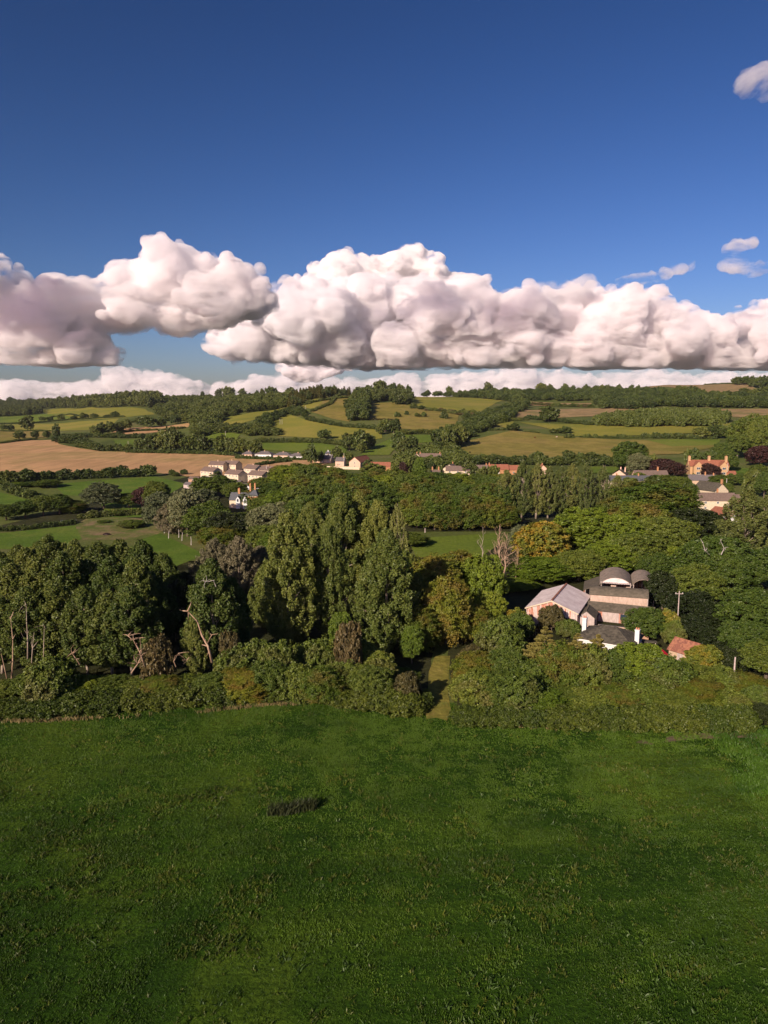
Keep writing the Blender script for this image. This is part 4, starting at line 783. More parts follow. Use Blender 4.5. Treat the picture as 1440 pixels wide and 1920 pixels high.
hedge([(800, 770), (830, 772), (860, 778), (900, 782)], 4, 8, 'russet scrub line across the open slope', ('farrusset0', 'farbush0', 'farbush1'), tall=.5)
hedge([(962, 806), (1010, 812), (880, 808)][:1] + [(900, 808), (960, 806)][::-1], 2.5, 5, 'hedge above the large golden pasture')
hedge([(985, 785), (1040, 790), (1110, 798)], 5, 8, 'hedge along the top of the right pasture', ('farbush0', 'fartree2'), step=6); hedge([(925, 796), (960, 789), (990, 788)], 3, 5, 'low hedge below the tan field')
hedge([(985, 757), (1050, 762), (1110, 764)], 5, 8, 'scrubby hedge between the tan fields', ('farbush1', 'farrusset0', 'fartree2'), step=7)
TF('fartree3', 1029, 791, 761, 33, 'large lone round tree between the tan field and the pasture'); TF('fartree1', 963, 808, 793, 22, 'dark tree at the left end of the right pasture')
hedge([(985, 810), (1010, 812)], 2.5, 5, 'short low hedge in the golden pasture'); row2([(1040, 812, 803, 20), (1060, 813, 799, 22), (1068, 822, 812, 18)], 'dark bush in the short row in the golden pasture', 'bushes in the golden pasture', ['farbush0', 'fartree2'])
hedge([(1090, 820), (1200, 822), (1300, 822), (1340, 823)], 3, 5, 'long low hedge across the golden pasture', ('farbush1', 'farbush0'), tall=.6); row2([(1208, 822, 811, 12), (1230, 822, 810, 18), (1248, 822, 811, 15), (1272, 822, 811, 22)], 'bush in the long low hedge', 'bushes of the long low hedge', ['farbush0'])
row2([(1315, 822, 800, 30), (1335, 822, 797, 30), (1352, 822, 797, 28), (1372, 822, 800, 30)], 'dark tree in the clump right of the golden pasture', 'clump right of the golden pasture')
hedge([(875, 870), (940, 870), (1000, 872), (1080, 872), (1160, 872), (1170, 880)], 7, 9, 'thick hedge below the golden pasture behind the thin poplars', ('fartree0', 'farbush0', 'fartree1'), step=5)
row2([(1007, 871, 846, 22), (1067, 872, 844, 28), (1088, 872, 848, 20), (1110, 873, 847, 30), (1135, 874, 855, 22), (905, 870, 852, 26), (895, 872, 855, 18)], 'round tree standing in the thick hedge below the pasture', 'round trees of the thick hedge')
TF('oak0', 1180, 885, 828, 58, 'largest round tree left of the village roofs'); TF('grey0', 1195, 893, 850, 36, 'grey green tree right in front of the largest round one')
row2([(1222, 890, 852, 22), (1300, 883, 840, 26), (1290, 878, 842, 18), (1330, 880, 845, 30)], 'green tree behind the brick manor', 'trees behind the brick manor', ['fartree0', 'fartree2'])
row2([(1240, 893, 860, 44), (1262, 897, 866, 40)], 'dark purple beech left of the brick manor', 'purple beeches left of the manor', ['copper0', 'copper1'])
TF('copper1', 1332, 905, 869, 34, 'dark purple beech standing right before the brick manor'); TF('copper0', 1424, 875, 836, 44, 'reddish beech on the right edge above the manor')
row2([(1352, 872, 830, 34), (1362, 885, 845, 36), (1382, 860, 815, 44), (1402, 855, 778, 60), (1428, 860, 780, 50), (1385, 838, 790, 40), (1445, 840, 785, 50), (1420, 895, 870, 30)], 'large tree on the right above the brick manor', 'large trees above the manor', ['oak2', 'oak0', 'oak3', 'oak1'])
row2([(1272, 732, 722, 10), (1410, 726, 705, 16), (1398, 722, 705, 18), (1385, 722, 706, 16), (1378, 721, 707, 14), (1424, 728, 706, 18), (1436, 730, 704, 20), (1452, 730, 706, 20)], 'tree of the clump on top of the right hill', 'clump on top of the right hill')
row2([(1282, 742, 724, 18), (1300, 742, 723, 22), (1318, 742, 730, 12), (1395, 744, 727, 20), (1410, 746, 730, 18), (1432, 748, 725, 26)], 'dark tree below the tan hilltop field', 'trees below the hilltop field')
row2([(1015, 737, 718, 18), (1031, 737, 720, 12), (1059, 737, 719, 13), (1074, 737, 722, 9), (1098, 737, 721, 12), (1128, 737, 721, 9), (1140, 737, 721, 8), (1162, 736, 724, 6), (1184, 736, 721, 9), (1196, 736, 722, 10)], 'single round tree on the skyline of the right ridge', 'skyline trees of the right ridge')
row2([(428, 745, 725, 24), (410, 745, 728, 12), (455, 744, 728, 14), (482, 742, 731, 8), (492, 742, 729, 9), (508, 742, 725, 22), (522, 742, 733, 12), (545, 745, 726, 20), (380, 745, 733, 7)], 'single round tree on the skyline of the left hill', 'skyline trees of the left hill')
row2([(712, 737, 713, 24), (735, 738, 718, 20), (750, 738, 720, 18), (690, 740, 722, 22), (766, 740, 722, 12), (842, 737, 724, 12), (915, 738, 716, 16)], 'taller round tree on the central skyline', 'tall central skyline trees')
hedge([(1320, 722), (1350, 720), (1380, 720)], 3, 5, 'dark hedge on the top of the right hill')
# village greenery
row2([(575, 862, 843, 18), (584, 872, 832, 20), (600, 868, 845, 14), (632, 862, 837, 20), (652, 868, 848, 20), (700, 892, 868, 44), (690, 880, 860, 18), (745, 885, 860, 26), (765, 892, 858, 26), (788, 898, 868, 22), (808, 880, 864, 12), (824, 893, 872, 12), (838, 893, 873, 12), (855, 880, 862, 22), (880, 895, 865, 30), (905, 900, 875, 24), (925, 900, 872, 24)], 'garden tree in the central village', 'garden trees of the central village', ['fartree0', 'fartree2', 'fartree1', 'fartree4'])
TF('lime1', 787, 912, 858, 24, 'bright green conical tree in the central village'); TF('copper0', 757, 893, 866, 16, 'dark purple tree among the central village houses')
row2([(1198, 905, 885, 24), (1245, 912, 890, 50), (1225, 915, 890, 30), (1275, 920, 893, 36), (1300, 905, 888, 20), (1348, 915, 890, 40), (1372, 910, 888, 30), (1393, 912, 886, 26), (1410, 930, 880, 30), (1432, 935, 885, 30), (1180, 925, 895, 40), (1215, 930, 905, 40), (1290, 935, 905, 30), (1362, 932, 905, 22)], 'garden tree in the right village', 'garden trees of the right village', ['fartree0', 'oak1', 'fartree2', 'oak3'])
row2([(405, 898, 880, 20), (345, 890, 879, 14), (322, 892, 880, 12), (330, 893, 884, 14), (434, 882, 876, 12), (480, 880, 874, 8)], 'small tree by the estate houses', 'small trees by the estate houses', ['fartree0', 'fartree2'])
# ------------------------------------------------------------------ building materials
def wallmat(name, a, b, s=1.5, bumpy=.15, streak=False):
    m, nt, bs = mat(name, a, .9, .15); nz = noise(nt, coords(nt, (1, 1, .3) if streak else (1, 1, 1)), s, 5, .65); nt.links.new(ramp(nt, nz, [(0.35, a), (0.68, b)]), bs.inputs['Base Color']); bump(nt, bs, nz, bumpy, .05)
wallmat('cream_render', (.52, .43, .30), (.64, .54, .39)); wallmat('white_render', (.56, .57, .56), (.68, .68, .65)); wallmat('ochre_stone', (.38, .24, .12), (.50, .33, .18), 2.5)
wallmat('pink_stone', (.50, .34, .24), (.64, .46, .34), 2); wallmat('orange_brick', (.34, .16, .075), (.48, .26, .13), 3); wallmat('brown_brick', (.34, .20, .13), (.42, .27, .18), 3); wallmat('tan_brick', (.42, .30, .20), (.52, .38, .26), 3)
wallmat('red_tile', (.20, .075, .045), (.34, .14, .085), 2); wallmat('brown_tile', (.12, .085, .07), (.20, .15, .12), 2); wallmat('grey_tile', (.10, .09, .09), (.17, .15, .145), 2); wallmat('dark_tile', (.045, .040, .032), (.13, .115, .085), 1.6)
wallmat('slate', (.07, .075, .085), (.12, .125, .13), 2); wallmat('grey_timber', (.34, .28, .25), (.50, .42, .38), 2.5, streak=True); wallmat('pale_timber', (.38, .275, .21), (.54, .41, .32), 2.2, streak=True)
wallmat('asbestos_roof', (.20, .16, .125), (.33, .27, .215), 1.2); wallmat('mossy_roof', (.085, .075, .055), (.16, .135, .10), 1.3); wallmat('pink_sheet', (.60, .50, .48), (.78, .69, .66), .5)
wallmat('white_paint', (.70, .68, .62), (.80, .78, .72)); mat('unlit_black', (.012, .011, .010), .9); mat('car_red', (.32, .012, .02), .35, .5); mat('car_blue', (.04, .08, .16), .35, .5); mat('car_white', (.65, .65, .65), .35, .5)
mat('glass', (.03, .045, .06), .12, .6); mat('rubber', (.02, .02, .02), .8); mat('steel', (.35, .35, .36), .45, .5, .6); mat('terracotta', (.50, .20, .11), .9)
def rust(name, a, b, c, s, axis_scale):
    m, nt, bs = mat(name, a, .8, .2); v_ = coords(nt, axis_scale); nz = noise(nt, v_, s, 4, .6); k_ = ramp(nt, nz, [(0.30, a), (0.48, b), (0.53, c), (0.7, a)]); n2_ = noise(nt, coords(nt), 3, 3); k_ = mix(nt, k_, ramp(nt, n2_, [(.3, (.7,) * 3), (.7, (1.1,) * 3)]), .8, 'MULTIPLY'); nt.links.new(k_, bs.inputs['Base Color'])
rust('rusty_sheet', (.50, .38, .33), (.44, .16, .09), (.62, .52, .47), 1.0, (1.4, 1.4, .12)); rust('rusty_roof', (.30, .12, .075), (.38, .17, .10), (.24, .10, .07), 1.2, (1, .3, 1))
def ridges(name, w_=.35):
    """corrugation of a sheet roof: a fine real relief across the local x axis"""
    nt = M[name].node_tree; bs = nt.nodes['Principled BSDF']; wv = N(nt, 'ShaderNodeTexWave', Scale=1.0 / w_ / 2, Distortion=.3); nt.links.new(coords(nt), wv.inputs['Vector']); old = bs.inputs['Normal'].links[0].from_node if bs.inputs['Normal'].links else None
    bp = N(nt, 'ShaderNodeBump', Strength=.5, Distance=.06); nt.links.new(wv.outputs['Fac'], bp.inputs['Height']); nt.links.new(bp.outputs[0], bs.inputs['Normal'])
for q in ('pink_sheet', 'asbestos_roof', 'mossy_roof', 'rusty_roof'): ridges(q)
# ------------------------------------------------------------------ building parts
def window(parent, x, y, z, w_=1.1, h=1.1, face='-y', frame='white_paint', cross=True):
    """frame and pane standing proud of a wall; face says which way the wall looks"""
    mb = MB(); t = .09; rot = {'-y': 0, '+x': math.pi/2, '-x': -math.pi/2, '+y': math.pi}[face]
    for a in ((-w_/2, w_/2, z - h/2, z - h/2 + t), (-w_/2, w_/2, z + h/2 - t, z + h/2), (-w_/2, -w_/2 + t, z - h/2, z + h/2), (w_/2 - t, w_/2, z - h/2, z + h/2)) + (((-t/2, t/2, z - h/2, z + h/2),) if cross else ()): mb.box(a[0], a[1], -.08, .02, a[2], a[3], 0)
    mb.box(-w_/2 + t, w_/2 - t, -.04, .02, z - h/2 + t, z + h/2 - t, 1)
    mb.v = [(x + p[0] * math.cos(rot) - p[1] * math.sin(rot), y + p[0] * math.sin(rot) + p[1] * math.cos(rot), p[2]) for p in mb.v]
    return mb.build('window', [frame, 'glass'], parent)
def door(parent, x, y, z0, w_=1.0, h=2.1, m_='brown_brick', name='door'):
    return MB().box(x - w_/2, x + w_/2, y - .06, y + .02, z0, z0 + h, 0).build(name, m_, parent)
def gable_walls(W, D, hw, hr, ridge='x', z0=-2.0):
    mb = MB(); a, b = W/2, D/2
    if ridge == 'x':
        V = [(-a, -b, z0), (a, -b, z0), (a, b, z0), (-a, b, z0), (-a, -b, hw), (a, -b, hw), (a, b, hw), (-a, b, hw), (-a, 0, hr), (a, 0, hr)]
        mb.add(V, [(0, 1, 5, 4), (2, 3, 7, 6), (1, 2, 6, 9, 5), (3, 0, 4, 8, 7), (4, 5, 9, 8), (6, 7, 8, 9), (3, 2, 1, 0)])
    else:
        V = [(-a, -b, z0), (a, -b, z0), (a, b, z0), (-a, b, z0), (-a, -b, hw), (a, -b, hw), (a, b, hw), (-a, b, hw), (0, -b, hr), (0, b, hr)]
        mb.add(V, [(0, 1, 5, 8, 4), (2, 3, 7, 9, 6), (1, 2, 6, 5), (3, 0, 4, 7), (5, 6, 9, 8), (7, 4, 8, 9), (3, 2, 1, 0)])
    return mb
def gable_roof(W, D, hw, hr, ridge='x', oh=.35, th=.16, og=.25):
    mb = MB(); a, b = W/2, D/2; up = .05
    if ridge == 'x':
        s = (hr - hw) / b; lo = hw - s * oh + up; r = hr + up
        mb.slab([(-a-og, -b-oh, lo+th), (a+og, -b-oh, lo+th), (a+og, 0, r+th), (-a-og, 0, r+th)], th); mb.slab([(a+og, b+oh, lo+th), (-a-og, b+oh, lo+th), (-a-og, 0, r+th), (a+og, 0, r+th)], th)
        mb.tube([(-a-og, 0, r+th), (a+og, 0, r+th)], .12, 6)
    else:
        s = (hr - hw) / a; lo = hw - s * oh + up; r = hr + up
        mb.slab([(-a-oh, b+og, lo+th), (-a-oh, -b-og, lo+th), (0, -b-og, r+th), (0, b+og, r+th)], th); mb.slab([(a+oh, -b-og, lo+th), (a+oh, b+og, lo+th), (0, b+og, r+th), (0, -b-og, r+th)], th)
        mb.tube([(0, -b-og, r+th), (0, b+og, r+th)], .12, 6)
    return mb
def hip_roof(W, D, hw, hr, rl, oh=.4, th=.14, z0=None):
    mb = MB(); a, b = W/2 + oh, D/2 + oh; h0 = hw; r = rl/2
    V = [(-a, -b, h0), (a, -b, h0), (a, b, h0), (-a, b, h0), (-r, 0, hr), (r, 0, hr)]; V2 = [(x, y, z + th + .02) for x, y, z in V]
    mb.add(V[:4] + V2, [(3, 2, 1, 0), (0, 1, 5, 4), (1, 2, 6, 5), (2, 3, 7, 6), (3, 0, 4, 7), (4, 5, 9, 8), (5, 6, 9), (6, 7, 8, 9), (7, 4, 8)])
    for i, j in ((4, 8), (7, 8), (5, 9), (6, 9), (8, 9)): pass
    mb.tube([V2[0], V2[4]], .1, 5); mb.tube([V2[3], V2[4]], .1, 5); mb.tube([V2[1], V2[5]], .1, 5); mb.tube([V2[2], V2[5]], .1, 5); mb.tube([V2[4], V2[5]], .1, 5); return mb
def chimney(roof, x, y, z0, z1, m_='orange_brick', s=.55, pots=1):
    mb = MB().box(x-s/2, x+s/2, y-s/2, y+s/2, z0, z1, 0).box(x-s/2-.07, x+s/2+.07, y-s/2-.07, y+s/2+.07, z1, z1+.16, 0)
    c = mb.build('chimney', m_, roof)
    for i in range(pots): MB().tube([(x + (i - (pots-1)/2) * .4, y, z1 + .14), (x + (i - (pots-1)/2) * .4, y, z1 + .55)], [.14, .11], 8).build('chimney_pot', 'terracotta', roof)
    return c
def house(px, py, label, W, D, hw, hr, yaw, walls, roofm, ridge='x', chim=(), wins=2, storeys=1, group=None, name='house', cat='house', hip=None, lift=0, side=False, doorm='white_paint'):
    """px, py is where the middle of the front wall meets the ground"""
    x, Y, g = G(px, py); yw = R(yaw); cx, cy_ = x - math.sin(yw) * D/2 * 1, Y + math.cos(yw) * D/2
    e = empty(name, (cx, cy_, g + lift), yw); tag(e, label, cat, group)
    if hip is None:
        gable_walls(W, D, hw, hr, ridge).build('wall', walls, e); rf = gable_roof(W, D, hw, hr, ridge).build('roof', roofm, e)
    else:
        MB().box(-W/2, W/2, -D/2, D/2, -2, hw).build('wall', walls, e); rf = hip_roof(W, D, hw, hr, hip).build('roof', roofm, e)
    for c in chim:
        cx_, cy2, cm = c[0] * W/2, c[1] * D/2, c[2] if len(c) > 2 else 'orange_brick'; ch = c[3] if len(c) > 3 else 1.1
        base = hw + (hr - hw) * ((1 - abs(cy2) / (D/2)) if ridge == 'x' else (1 - abs(cx_) / (W/2))); chimney(rf, cx_, cy2, base - .6, hr + ch, cm, .7 if ch < 2 else .85)
    for s in range(storeys):
        z = 1.5 + s * 2.5
        if z + .6 > hw: break
        for i in range(wins):
            wx = -W/2 + W * (i + .5) / wins
            window(e, wx, -D/2 - .005, z)
            if side and i < max(1, wins - 1): window(e, W/2 + .005, -D/2 + D * (i + .5) / max(1, wins - 1), z, face='+x')
    if wins >= 2: door(e, 0, -D/2 - .005, 0, m_=doorm)
    return e
# ------------------------------------------------------------------ the farm
def at(name, x, y, yaw, label, cat='barn', group=None):
    e = empty(name, (x, y, hz(x, y)), R(yaw)); return tag(e, label, cat, group)
# wide metal barn, front left corner at (33.9, 163.2)
e = at('metal_barn', 42.7, 168.3, -25, 'wide barn with pale pinkish metal roof and rust streaked red gable'); W_, D_ = 11.8, 17.5
gable_walls(W_, D_, 4.0, 6.3, 'y', -.5).build('wall', 'rusty_sheet', e); rf = gable_roof(W_, D_, 4.0, 6.3, 'y', .3, .1, .3).build('roof', 'pink_sheet', e)
MB().box(-.22, .22, -D_/2 - .3, D_/2 + .3, 6.48, 6.60).build('ridge_cap', 'rusty_roof', rf)
for s in (-1, 1):
    mb = MB(); mb.slab([(s * (W_/2 + .3), -D_/2 - .36, 4.06), (0, -D_/2 - .36, 6.5), (0, -D_/2 - .36, 6.2), (s * (W_/2 + .3), -D_/2 - .36, 3.8)], .06 * s); mb.build('bargeboard', 'cream_render', rf)
MB().box(3.2, 5.4, -D_/2 - .04, -D_/2 + .03, 0, 2.6).build('opening_panel', 'unlit_black', e); MB().box(-3.8, -2.4, -D_/2 - .05, -D_/2 + .03, 0, 2.2).build('door', 'grey_timber', e)  # near-black panel on the solid gable imitates an unlit inside
for xx in (-W_/2 + .1, 3.1, 5.5): MB().box(xx - .1, xx + .1, -D_/2 - .1, -D_/2 + .03, 0, 4.0).build('post', 'grey_timber', e)
# timber walled barn with a curved roof
def arch_roof(W, L, z0, rise, n=12, th=.1, oh=.15, axis='x', span=None):
    mb = MB(); R_ = (W*W/4 + rise*rise) / (2*rise); cz = z0 + rise - R_; a0 = math.asin(min(1, (W/2 + oh) / R_)); V = []
    for r_ in (R_, R_ + th):
        for k in range(n + 1):
            a = -a0 + 2*a0*k/n; u, z = r_ * math.sin(a), cz + r_ * math.cos(a)
            for e_ in (-L/2, L/2): V.append((e_, u, z) if axis == 'x' else (u, e_, z))
    m_ = 2 * (n + 1); fs = []
    for k in range(n):
        i = 2*k; fs += [(i, i+1, i+3, i+2), (m_+i, m_+i+2, m_+i+3, m_+i+1), (i, i+2, m_+i+2, m_+i), (i+1, m_+i+1, m_+i+3, i+3)]
    fs += [(0, m_, m_+1, 1), (2*n, 2*n+1, m_+2*n+1, m_+2*n)]; mb.add(V, fs); return mb
def arch_gable(W, z0, rise, y, zb, n=12, axis='y', th=.12, mb=None):
    """a wall panel filling the arch down to zb"""
    mb = mb or MB(); R_ = (W*W/4 + rise*rise) / (2*rise); cz = z0 + rise - R_; a0 = math.asin(min(1, W/2 / R_)); P = [(-W/2, zb)] + [(R_*math.sin(-a0 + 2*a0*k/n), cz + R_*math.cos(-a0 + 2*a0*k/n)) for k in range(n+1)] + [(W/2, zb)]
    k = len(P); f = (lambda u, z, t: (u, y + t, z)) if axis == 'y' else (lambda u, z, t: (y + t, u, z))
    V = [f(u, z, 0) for u, z in P] + [f(u, z, th) for u, z in P]; return mb.add(V, [tuple(range(k)), tuple(range(2*k-1, k-1, -1))] + [(i, (i+1) % k, (i+1) % k + k, i + k) for i in range(k)])
e = at('timber_barn', 58.2, 171.6, -17, 'barn with long pale boarded wall under a dark curved roof'); L_, Wd = 13.4, 6.0
mb = MB(); mb.box(-L_/2, L_/2, -Wd/2, -Wd/2 + .15, -.5, 5.3); mb.box(-L_/2, L_/2, Wd/2 - .15, Wd/2, -.5, 5.3); arch_gable(Wd, 5.3, 1.3, -L_/2, -.5, axis='x', mb=mb); arch_gable(Wd, 5.3, 1.3, L_/2 - .12, -.5, axis='x', mb=mb); mb.build('wall', 'pale_timber', e)
arch_roof(Wd, L_ + .4, 5.33, 1.3, axis='x').build('roof', 'mossy_roof', e)
for z in (2.4, 3.2, 4.0, 4.7): MB().box(-L_/2 + .05, L_/2 - .05, -Wd/2 - .035, -Wd/2 + .02, z, z + .05).build('board_joint', 'grey_timber', e)
MB().box(L_/2 - .02, L_/2 + .03, -1.2, -.2, 2.6, 4.4).build('opening_panel', 'unlit_black', e); MB().box(L_/2 - .1, L_/2 + .08, -Wd/2 - .1, -Wd/2 + .1, -.2, 5.3).build('post', 'grey_timber', e)  # black panel on the end wall stands for the dark interior
# two open dutch barns behind
def dutch(x, y, yaw, W, L, z0, rise, label, panel):
    e = at('dutch_barn', x, y, yaw, label); arch_roof(W, L, z0, rise, 14, .1, .2, 'y').build('roof', 'asbestos_roof', e)
    if panel: arch_gable(W, z0, rise, -L/2 + .15, z0 + .35).build('gable_panel', 'pink_sheet', e)
    MB().box(-W/2, W/2, L/2 - .2, L/2 - .05, -.5, z0).build('wall', 'rusty_sheet', e)
    for xx in (-W/2 + .1, W/2 - .1):
        for yy in (-L/2 + .2, 0, L/2 - .4): MB().box(xx - .1, xx + .1, yy - .1, yy + .1, -.5, z0 + .03).build('post', 'grey_timber', e)
    return e
dutch(61.4, 184.0, -17, 7.4, 13, 6.1, 1.6, 'wider of two open arched barns behind the timber barn', True); dutch(68.3, 183.0, -17, 5.2, 12, 5.9, 1.4, 'narrow open arched barn at the right, its inside dark', False)
e = at('lean_to', 56.0, 183.5, -17, 'low sloping roof leaning on the left of the arched barns'); mb = MB(); mb.slab([(-2.9, -5, 4.1), (1.7, -5, 6.1), (1.7, 5, 6.1), (-2.9, 5, 4.1)], .12); mb.build('roof', 'mossy_roof', e)
MB().box(-2.8, -2.6, -5, 5, -.5, 3.95).build('wall', 'rusty_sheet', e); MB().box(-2.5, 1.5, 4.6, 4.8, -.5, 4.0).build('wall', 'rusty_sheet', e)
for xx in (-2.5, 1.4): MB().box(xx, xx + .18, -4.9, -4.7, -.5, 4.1 if xx < 0 else 5.8).build('post', 'grey_timber', e)
for i, (bx, by) in enumerate(((59.5, 179.6), (61.3, 179.2), (63.0, 178.6))):
    e_ = at('pallet_stack', bx, by, -17, ordl('leaning pile of brown timber stored under the wider arched barn', i, 3), 'timber pile', 'timber under the arched barn'); mb = MB(); rs = np.random.RandomState(i)
    for k in range(14): mb.box(-.8 + rs.rand() * .3, .8 - rs.rand() * .3, -.5 + .05 * k, -.42 + .05 * k, 4.2 * 0 + .0, rs.uniform(3.6, 5.3), k % 2, rot=rs.normal(0, .2))
    mb.build('boards', ['pale_timber', 'rusty_sheet'], e_)
# long low shed with a small gabled wing
e = at('long_shed', 56.4, 166.4, -23, 'long low shed with a dark felt roof and rusty sheet front'); L_, Wd = 16.5, 5.6
gable_walls(L_, Wd, 2.6, 3.8, 'x', -.5).build('wall', 'rusty_sheet', e); gable_roof(L_, Wd, 2.6, 3.8, 'x', .35, .1, .2).build('roof', 'mossy_roof', e)
MB().box(-3.2, .6, -Wd/2 - .06, -Wd/2 + .02, 0, 2.4).build('door', 'grey_timber', e); MB().box(.9, 2.5, -Wd/2 - .05, -Wd/2 + .02, .9, 2.3).build('window', 'glass', e); MB().box(3.0, 6.5, -Wd/2 - .05, -Wd/2 + .02, .2, 2.4).build('sheet_panel', 'pink_sheet', e)
mb = MB(); mb.tube([(-3.9 + .32 * math.cos(a), -Wd/2 - .08, 1.9 + .32 * math.sin(a)) for a in np.linspace(0, 6.3, 17)], .05, 5, cap=False); mb.build('wheel', 'rubber', e)
e = at('small_shed', 47.9, 161.8, -23, 'small grey boarded shed with a gabled roof joining the long shed'); gable_walls(3.7, 5.6, 2.7, 4.1, 'y', -.5).build('wall', 'grey_timber', e); gable_roof(3.7, 5.6, 2.7, 4.1, 'y', .3, .1, .2).build('roof', 'mossy_roof', e); MB().box(-.5, .5, -2.86, -2.78, 0, 2.0).build('door', 'pale_timber', e)
e = at('yard_wall', 54.0, 154.8, -23, 'low pinkish brick yard wall before the long shed', 'wall'); MB().box(-5.5, 5.5, -.15, .15, -.3, 1.7).build('brickwork', 'pink_stone', e); MB().box(-5.5, 5.5, -.2, .2, 1.7, 1.8).build('coping', 'grey_tile', e)
e = at('garden_shed', 57.6, 151.2, -23, 'tiny brown shed with a pointed roof at the end of the yard wall', 'shed'); gable_walls(1.6, 1.6, 1.3, 2.2, 'y', -.2).build('wall', 'brown_brick', e); gable_roof(1.6, 1.6, 1.3, 2.2, 'y', .15, .06, .1).build('roof', 'red_tile', e)
# white cottage
e = at('cottage', 47.0, 142.6, -33, 'white cottage with a dark hipped roof and two white chimneys', 'house'); W_, D_ = 11.0, 8.6
mb = MB(); mb.box(-W_/2, W_/2, -D_/2, D_/2, -.5, 3.4); mb.build('wall', 'white_render', e); rf = hip_roof(W_, D_, 3.4, 5.6, 2.4, .35).build('roof', 'dark_tile', e)
MB().box(-W_/2 - .42, W_/2 + .42, -D_/2 - .42, -D_/2 - .32, 3.22, 3.42).build('gutter', 'white_paint', rf)
for cx_, cy2, z0_, z1_ in ((-W_/2 - .2, 1.2, 1.5, 6.2), (W_/2 + .15, -.6, 1.0, 6.0)):
    chimney(rf, cx_, cy2, z0_, z1_, 'white_render', .85, 2)
for wx in (-4.2, -2.0, 2.2, 4.3): window(e, wx, -D_/2 - .005, 2.1, 1.2, 1.3)
window(e, W_/2 + .005, -2.6, 2.3, 1.1, 1.2, '+x'); door(e, .1, -D_/2 - .005, 0, 1.0, 2.1, 'slate')
e = at('pergola', 52.8, 143.6, -10, 'dark flat pergola between cottage and garden tree', 'pergola'); MB().box(-3, 4.2, -.7, .7, 2.2, 2.32).build('top', 'dark_tile', e)
for xx in (-2.8, -.8, 1.2, 3.8): MB().box(xx, xx + .12, -.6, -.48, 0, 2.2).build('post', 'grey_timber', e)
# rusty roofed shed
e = at('rusty_shed', 61.0, 137.6, -55, 'small shed with a rusty red corrugated roof beside the lane', 'shed'); gable_walls(5.0, 4.6, 2.4, 4.2, 'x', -.4).build('wall', 'tan_brick', e); gable_roof(5.0, 4.6, 2.4, 4.2, 'x', .4, .08, .3).build('roof', 'rusty_roof', e); MB().box(-.6, .6, -2.36, -2.28, 0, 2.0).build('door', 'grey_timber', e)
# ------------------------------------------------------------------ cars
def car(x, y, yaw, paint, label, group=None):
    z = hz(x, y); e = empty('parked_car', (x, y, z), R(yaw)); tag(e, label, 'car', group)
    prof = [(-2.05, .35), (-2.1, .8), (-1.95, 1.0), (-1.35, 1.08), (-.65, 1.48), (.75, 1.50), (1.55, 1.08), (1.95, .98), (2.05, .7), (2.0, .35)]
    mb = MB(); k = len(prof)
    for i, (w0) in enumerate((.84,)): 
        V = []
        for s in (-1, 1):
            for px_, pz in prof: V.append((px_, s * (w0 if pz < 1.2 else .64), pz))
        mb.add(V, [tuple(range(k-1, -1, -1)), tuple(range(k, 2*k))] + [(i_, (i_+1) % k, (i_+1) % k + k, i_ + k) for i_ in range(k)])
    b = mb.build('body', paint, e); MB().add([(-1.27, -.76, 1.12), (-1.27, .76, 1.12), (-.68, .62, 1.47), (-.68, -.62, 1.47)], [(0, 1, 2, 3)]).add([(-1.33, -.76, 1.15), (-1.33, .76, 1.15), (-.74, .62, 1.50), (-.74, -.62, 1.50)], [(3, 2, 1, 0)]).build('windscreen', 'glass', e)
    for s in (-1, 1):
        MB().add([(-.95, s * .80, 1.15), (1.25, s * .80, 1.15), (.70, s * .69, 1.42), (-.55, s * .69, 1.42)], [(0, 1, 2, 3) if s < 0 else (3, 2, 1, 0)]).build('side_window', 'glass', e); MB().box(-2.13, -2.06, s * .65 - .16, s * .65 + .16, .62, .78).build('headlight', 'steel', e)
        for wx in (-1.3, 1.3): MB().tube([(wx, s * .70, .32), (wx, s * .88, .32)], .32, 14).build('wheel', 'rubber', e)
    return e
car(56.4, 140.6, -70, 'car_red', 'dark red car with a large windscreen parked beside the cottage garden')
for px, py, ya, pt, lb in ((1312, 950, 20, 'car_blue', 'dark blue car in the shade left of the cream cottage'), (1380, 938, 10, 'car_white', 'white car parked right of the cream cottage')):
    x, Y, g = G(px, py); car(x, Y, ya, pt, lb)
# ------------------------------------------------------------------ village houses
EST = 'cream estate houses below the stubble field'
for px, py, yaw, lb, extra in [(388, 898, -38, 'cream semi-detached house at the left front corner of the estate', 1), (434, 904, -38, 'cream semi-detached house in the middle of the front row of the estate', 1), (478, 906, -38, 'cream semi-detached house at the right end of the front row of the estate', 1),
        (405, 885, -15, 'cream house behind the left front estate house, its roof just showing', 0), (430, 884, -25, 'cream house with a clear gable at the back of the estate', 0), (468, 893, -38, 'cream house at the back right of the estate', 0), (496, 896, -38, 'cream house at the far right end of the estate', 0)]:
    house(px, py, lb, 13 if extra else 11.5, 7.5, 5.0, 7.3, yaw, 'cream_render', 'brown_tile', chim=[(0, 0, 'tan_brick', .9)], wins=4, storeys=2, group=EST, side=False)
for i, (px, py, m_) in enumerate([(382, 905, 'white_render'), (440, 912, 'cream_render'), (458, 918, 'white_render'), (473, 912, 'orange_brick'), (485, 918, 'white_render'), (362, 905, 'brown_brick'), (352, 916, 'grey_timber'), (420, 913, 'brown_brick')]):
    house(px, py, ordl('low outbuilding in the back gardens of the cream estate', i, 8), 6.5, 4.5, 2.3, 3.3, -30 + 7 * i % 20, m_, ['slate', 'grey_tile', 'dark_tile', 'red_tile', 'grey_tile', 'brown_tile', 'grey_tile', 'grey_tile'][i], wins=1, group='estate outbuildings', name='outbuilding', cat='shed')
